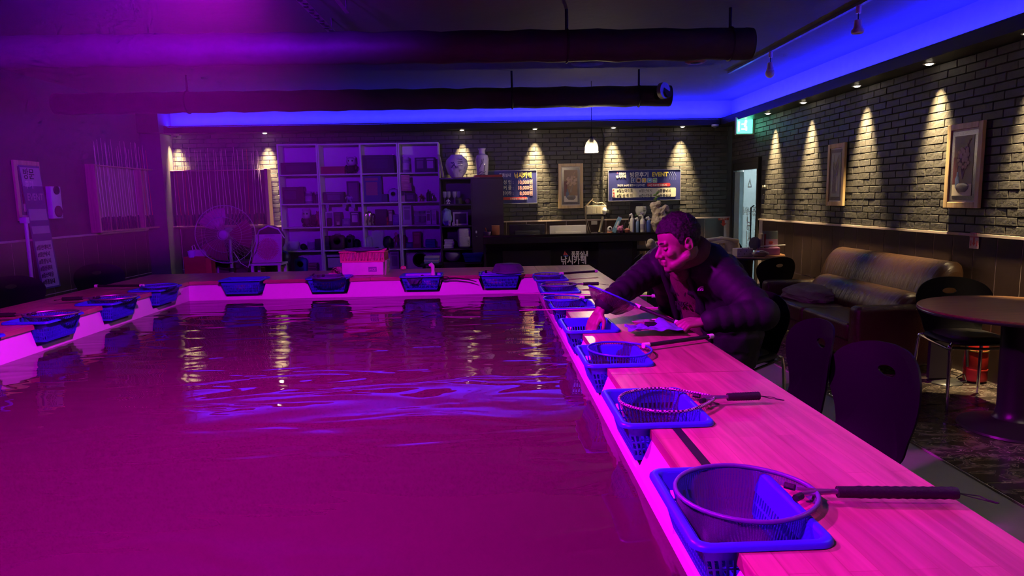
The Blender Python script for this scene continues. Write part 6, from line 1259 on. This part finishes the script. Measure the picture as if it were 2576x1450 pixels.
# two fishing rods laid over the counter, tips above the water
for i, (tip, butt, Y0, Y1) in enumerate((((1291, 738), (1640, 745), 4.55, 4.55), ((1306, 781), (1655, 775), 3.95, 3.98))):
    a, b = BY(tip[0], tip[1], Y0), BY(butt[0], butt[1], Y1); dd = (b-a).normalized()
    t = thing('fishing_rod', ['thin pink fishing rod reaching over the water beyond the arm, white butt cap', 'thin pink fishing rod reaching over the water just before the arm'][i], 'fishing rod', tuple(b)); obj('blank', MB().tube([tuple(a-b), tuple((a-b)*.5), (0, 0, 0)], [.0015, .003, .0045], 6), M('pink rod blank', (.75, .35, .55), .3), t, True)
    if i == 0: obj('ferrule', MB().cyl((0, 0, 0), tuple(dd*.03), .013, seg=12), m_cap, t, True)
    obj('handle', MB().cyl(tuple(dd*.028) if i == 0 else (0, 0, 0), tuple(dd*.36), .011, seg=12), m_blk, t, True)
    obj('rest', MB().cyl(tuple((a-b)*.30+Vector((0, 0, -.004))), (((a-b)*.30).x, ((a-b)*.30).y, CT-b.z+.0), .003, seg=6), m_alu, t)
# ================================================================== THE MAN
m_skin = M('skin', (.27, .16, .12), .5, var=.08, scale=30, bump=.06, bscale=200); m_hair = M('black hair', (.012, .010, .010), .55, bump=.6, bscale=180)
m_jack = M('black down jacket', (.014, .014, .018), .62, bump=.25, bscale=40, spec=.3); m_hood = M('brown hoodie', (.13, .062, .052), .9, bump=.4, bscale=160); m_trou = M('dark trousers', (.02, .02, .026), .8)
V = Vector
fd = V((-.8, -.6, 0)); rt = V((-.6, .8, 0))
spine = [V((1.27, 3.80, .52)), V((1.27, 3.79, .63)), V((1.25, 3.77, .74)), V((1.21, 3.74, .85)), V((1.15, 3.70, .95)), V((1.09, 3.64, 1.035))]
neck = V((1.045, 3.55, 1.095)); hc = V((.982, 3.44, 1.160)); HS = 1.10
hx = V((-.955, -.13, -.27)).normalized(); hy = V((0, 0, 1)).cross(hx).normalized(); hz = hx.cross(hy)
HM = Matrix(((hx.x, hy.x, hz.x, hc.x), (hx.y, hy.y, hz.y, hc.y), (hx.z, hy.z, hz.z, hc.z), (0, 0, 0, 1))) @ Matrix.Scale(HS, 4)
H = lambda x, y, z: HM @ V((x, y, z))
shR, elR, wrR = V((.985, 3.83, 1.015)), V((.80, 3.685, .925)), V((.597, 3.485, .838))
shL, elL, wrL = V((1.22, 3.49, .99)), V((1.34, 3.23, .815)), V((1.075, 3.235, .782))
def hand(wr, direction, back, thumb_side, curl, spread=.16, s=1.05):
    """prims of a hand: palm, four fingers of three bones, thumb; back = normal out of the back of the hand"""
    d = direction.normalized(); b = (back-d*back.dot(d)).normalized(); sd = d.cross(b)*thumb_side; pr = []
    kn = []
    for i, off in enumerate((-.031, -.011, .010, .029)):
        k = wr+d*(.088-.006*abs(i-1.2))*s+sd*(-off)*s; kn.append(k); pr.append(('c', wr+sd*(-off)*.55*s, k, .0145*s, .0125*s))
    lens = [(.036, .024, .019), (.042, .027, .021), (.040, .026, .020), (.032, .020, .018)]
    for i, k in enumerate(kn):
        a = curl[i]; p = k; ang = 0; lat = sd*(spread*(1.2-i)*.35)
        for j, ln in enumerate(lens[i]):
            ang += a*(.75, 1.1, .8)[j]; dir_ = (d*math.cos(ang)-b*math.sin(ang)+lat).normalized(); q = p+dir_*ln*s
            pr.append(('c', p, q, (.0108, .0100, .0092)[j]*s, (.0100, .0092, .0084)[j]*s)); p = q
    t0 = wr+d*.030*s+sd*.026*s; t1 = t0+(d*.55+sd*.75-b*.2).normalized()*.040*s; t2 = t1+(d*.9+sd*.25-b*.25).normalized()*.030*s; t3 = t2+(d*.95-sd*.05-b*.3).normalized()*.024*s
    pr += [('c', wr+sd*.010*s, t0, .016*s, .0145*s), ('c', t0, t1, .0145*s, .0115*s), ('c', t1, t2, .0112*s, .0100*s), ('c', t2, t3, .0098*s, .0082*s)]
    return pr
prims = [('e', (-.008, 0, .040), (.098, .078, .092)), ('e', (.038, 0, -.022), (.058, .062, .082)), ('e', (.030, 0, .045), (.062, .066, .060)),
         ('c', V((.078, 0, -.100)), V((.070, 0, -.088)), .024, .03), ('c', V((.062, -.03, -.085)), V((.0, -.058, -.058)), .022, .022), ('c', V((.062, .03, -.085)), V((.0, .058, -.058)), .022, .022),
         ('c', V((.091, 0, .010)), V((.117, 0, -.030)), .0095, .0135), ('c', V((.104, -.013, -.036)), V((.104, .013, -.036)), .0105, .0105),
         ('c', V((.080, -.038, .022)), V((.088, -.012, .020)), .0115, .0115), ('c', V((.080, .038, .022)), V((.088, .012, .020)), .0115, .0115),
         ('e', (.066, .042, -.026), (.026, .022, .022)), ('e', (.066, -.042, -.026), (.026, .022, .022)),
         ('c', V((.0955, -.018, -.060)), V((.0955, .018, -.060)), .0085, .0085), ('c', V((.101, -.007, -.059)), V((.101, .007, -.059)), .0090, .0090), ('c', V((.096, -.014, -.075)), V((.096, .014, -.075)), .0100, .0100),
         ('e', (.036, 0, -.070), (.056, .052, .046)), ('e', (.066, 0, -.066), (.030, .034, .030))]
hp = []
for p in prims:
    if p[0] == 'c': hp.append(('c', H(*p[1]), H(*p[2]), p[3]*HS, p[4]*HS))
    else: hp.append(('e', p[1], p[2], HM))
for s in (-1, 1):
    hp.append(('e', (-.010, s*.080, -.004), (.017, .0070, .029), HM)); hp.append(('c', H(-.006, s*.074, -.012), H(-.006, s*.084, -.012), .014*HS, .010*HS))
    for k in range(7): a0, a1 = [1.9*PI*(.03+.13*q)-PI*.42 for q in (k, k+1)]; hp.append(('c', H(-.012+.017*math.sin(-a0), s*.087, -.002+.029*math.cos(a0)), H(-.012+.017*math.sin(-a1), s*.087, -.002+.029*math.cos(a1)), .0042*HS, .0042*HS))
body = hp+[('c', H(-.022, 0, -.045), neck+V((.0, 0, -.01)), .060*HS, .062), ('c', neck+V((0, 0, -.01)), spine[5], .062, .09)]+[('c', spine[i]-rt*.09, spine[i]+rt*.09, .10) for i in range(6)]
for a, b in zip(spine[:-1], spine[1:]): body.append(('c', a, b, .12, .12))
body += [('c', spine[5], shR, .07, .055), ('c', shR, elR, .052, .044), ('c', elR, wrR, .042, .030), ('c', spine[5], shL, .07, .055), ('c', shL, elL, .052, .044), ('c', elL, wrL, .042, .030)]
dR = V((-.52, -.26, -.80)); body += [('c', wrR, wrR+dR.normalized()*.05, .030, .026)]+hand(wrR+dR.normalized()*.028, dR, V((-.62, -.45, .55)), -1, (.34, .30, .34, .42))
dL = V((-.98, .06, -.06)); body += [('c', wrL, wrL+dL.normalized()*.04, .030, .025)]+hand(wrL+dL.normalized()*.02, dL, V((-.10, -.28, 1)), 1, (.42, .78, .92, 1.0))
hipR, hipL = spine[0]+rt*.09, spine[0]-rt*.09; knR, knL = V((.93, 3.74, .50)), V((1.06, 3.40, .50)); anR, anL = V((1.02, 3.74, .10)), V((1.16, 3.38, .10))
for a, b, c in ((hipR, knR, anR), (hipL, knL, anL)): body += [('c', a, b, .075, .055), ('c', b, c, .052, .036), ('c', c, c+V((-.13, -.03, -.055)), .034, .026)]
me = blobmesh('person', body, .0048, 3)
def dent(me, c, r, push):
    for v in me.vertices:
        d = (v.co-c).length
        if d < r*2.2: v.co += push*math.exp(-(d/r)**2)
for s in (-1, 1):
    dent(me, H(.094, s*.031, .000), .014*HS, -hx*.012); dent(me, H(.098, s*.020, -.046), .010*HS, -hx*.003)
dent(me, H(.106, 0, -.066), .006*HS, -hx*.004); dent(me, H(.098, 0, -.082), .010*HS, -hx*.004); dent(me, H(.103, 0, .012), .010*HS, -hx*.004)
man = tag(link('person', me, m_skin), 'man in a black down jacket and brown hoodie, reaching into a basket', 'person')
def child(name, mb, mat, sm=True): return obj(name, mb, mat, man, sm, 60)
# eyes, brows, moustache, goatee
for s in (-1, 1):
    child('eyelid', MB().ell((.0805, s*.031, -.001), (.0125, .0150, .0085), HM, 3), m_skin); child('eye', MB().ell((.0815, s*.031, -.0055), (.0118, .0125, .0045), HM, 2), M('eye dark', (.03, .02, .02), .2))
    child('eyebrow', MB().tube([tuple(H(*p)) for p in ((.0985, s*.013, .024), (.0945, s*.026, .028), (.088, s*.042, .026))], [.0036*HS, .0042*HS, .002*HS], 6), m_hair)
child('moustache', MB().tube([tuple(H(*p)) for p in ((.090, -.024, -.054), (.1015, -.010, -.048), (.1015, .010, -.048), (.090, .024, -.054))], [.002, .0042, .0042, .002], 6), m_hair)
child('goatee', MB().ell((.082, 0, -.1085), (.019, .020, .0135), HM, 3), M('stubble', (.05, .032, .028), .8))
def hairline(p):
    a, z, y = p.x, p.z, abs(p.y)
    if a > .055: return z > .072
    if a > .028: return z > .072-(.055-a)*2.2
    if a > .006: return z > -.004+(a-.006)*.4 if y > .05 else z > .02
    if a > -.028: return z > .030
    return z > -.052+max(0, (a+.06))*.8
bm = bmesh.new(); bmesh.ops.create_icosphere(bm, subdivisions=6, radius=1)
for v in bm.verts: v.co = V((v.co.x*.1045-.008, v.co.y*.0845, v.co.z*.098+.041))
bmesh.ops.delete(bm, geom=[v for v in bm.verts if not hairline(v.co)], context='VERTS')
for v in bm.verts:
    n = noise.noise(v.co*95)*.0045+noise.noise(v.co*40+V((3, 1, 2)))*.004+abs(noise.noise(v.co*150))*.003; top = max(0, v.co.z-.06)/.08
    v.co += (v.co-V((-.008, 0, .04))).normalized()*(n+.004*top+.007*top*abs(noise.noise(v.co*60)))
mb = MB(); mb.bm(bm, HM); link('hair', bake('hair', mb, [('SOLIDIFY', dict(thickness=.012, offset=-1))]), m_hair, man)
# hoodie: torso front panel, collar and hood bunched behind the neck
hf = [('c', spine[i]+fd*(.088, .098, .100, .096, .084, .050)[i], spine[i+1]+fd*(.098, .100, .096, .084, .050, .0)[i] if i < 5 else neck, .086, .084) for i in range(5)]+[('c', spine[5]+fd*.050, neck+fd*.02, .084, .07)]
link('hoodie_front', blobmesh('hoodie_front', hf, .007, 5), m_hood, man)
hd_ = []
for k in range(11):
    a0, a1 = [PI*(-.95+1.9*q/11) for q in (k, k+1)]
    f = lambda a: neck+V((-.012, -.012, .012))+rt*.098*math.sin(a)-fd*(.080*math.cos(a)+.004)+V((0, 0, .036*math.cos(a)-.012))
    hd_.append(('c', f(a0), f(a1), .046+.018*max(0, math.cos(a0)), .046+.018*max(0, math.cos(a1))))
hd_ += [('e', tuple(neck-fd*.100+V((0, 0, .020))), (.075, .085, .070)), ('c', neck-fd*.07+V((0, 0, .05)), neck-fd*.13+V((0, 0, -.03)), .045, .05), ('c', neck+fd*.06+V((0, 0, -.03)), neck+fd*.03+V((0, 0, -.10)), .045, .05)]
link('hood', blobmesh('hood', hd_, .006, 6), m_hood, man)
# quilted jacket
jk = []
rows = [(0, .14, .158), (1, .148, .170), (2, .148, .170), (3, .148, .165), (4, .145, .152), (5, .125, .122)]
for i, hw_, r in rows:
    jk += [('c', spine[i]-fd*.005-rt*hw_, spine[i]-fd*.005+rt*hw_, r)]
def sleeve(a, b, c, r0, r1):
    out = []; n = 5
    for k in range(n): p = a.lerp(b, k/(n-1)); out.append(('e', tuple(p), (L2(k/(n-1), r0, r1),)*3))
    for k in range(1, n): p = b.lerp(c, k/(n-1)*.93); out.append(('e', tuple(p), (L2(k/(n-1), r1, r1*.72),)*3))
    out += [('c', a, b, r0*.86, r1*.88), ('c', b, b.lerp(c, .95), r1*.88, r1*.66)]; return out
jk += sleeve(shR, elR, wrR, .100, .080)+sleeve(shL, elL, wrL, .104, .086)+[('c', spine[5], shR, .11, .095), ('c', spine[5], shL, .11, .098)]
link('jacket', blobmesh('jacket', jk, .0085, 2), m_jack, man)
for w0, el_, r in ((wrR, elR, .052), (wrL, elL, .054)): d = (w0-el_).normalized(); child('cuff', MB().tube([tuple(w0-d*.035), tuple(w0-d*.02), tuple(w0-d*.004), tuple(w0+d*.004)], [r, r*1.06, r*.98, r*.8], 20), m_jack)
for s in (-1, 1):
    pts = [tuple(spine[i]+fd*((.158, .170, .170, .165, .152, .122)[i]-.002)+rt*s*(.080+.006*(5-i))) for i in range(6)]+[tuple(neck+rt*s*.075+fd*.03)]
    child('jacket_edge', MB().tube(pts, [.020, .022, .022, .022, .022, .022, .018], 10), m_jack)
# chest emblem: quarter dome of three arcs
base = spine[4]-rt*.16+fd*.155+V((0, 0, -.045)); nx = (fd*.62-rt*.70).normalized(); ux = nx.cross(V((0, 0, 1))).normalized(); mE = M('emblem pale', (.55, .48, .52), .6); base = base+nx*.020
for k, (r0, r1) in enumerate(((.0, .010), (.0135, .021), (.0245, .032))):
    mb = MB(); n = 8
    mb.v = [tuple(base+ux*(r*math.cos(a))*1.0+V((0, 0, r*math.sin(a)*.8))) for r in (max(r0, .0005), r1) for a in [PI/2*i/n for i in range(n+1)]]; mb.f = [(i, i+1, n+1+i+1, n+1+i) for i in range(n)]; child('chest_emblem', mb, mE, False)
o = spine[3]+fd*.184+rt*.050+V((0, 0, -.030)); text('shirt_print', 'NEW', .034, M('print dark', (.02, .012, .014), .8), man, tuple(o+fd*.006+V((0, 0, .036))), tuple(-rt), (fd.x*.35, fd.y*.35, 1), .001, .004, world=False); text('shirt_print', 'YORK C', .030, MATS['print dark'], man, tuple(o+V((0, 0, -.02))), tuple(-rt), (fd.x*.05, fd.y*.05, 1), .001, .004, sx=.75, world=False)
# trousers and shoes
tr_ = []
for a, b, c in ((hipR, knR, anR), (hipL, knL, anL)): tr_ += [('c', a, b, .092, .070), ('c', b, c+V((0, 0, .01)), .068, .058)]
tr_ += [('c', spine[0]-rt*.08, spine[0]+rt*.08, .13)]
link('trousers', blobmesh('trousers', tr_, .011, 3), m_trou, man)
for c in (anR, anL): link('shoe', blobmesh('shoe', [('c', c+V((.02, .005, -.055)), c+V((-.16, -.03, -.062)), .042, .036), ('c', c+V((0, 0, -.03)), c+V((.01, 0, .0)), .044, .045)], .008, 3), m_blk, man)
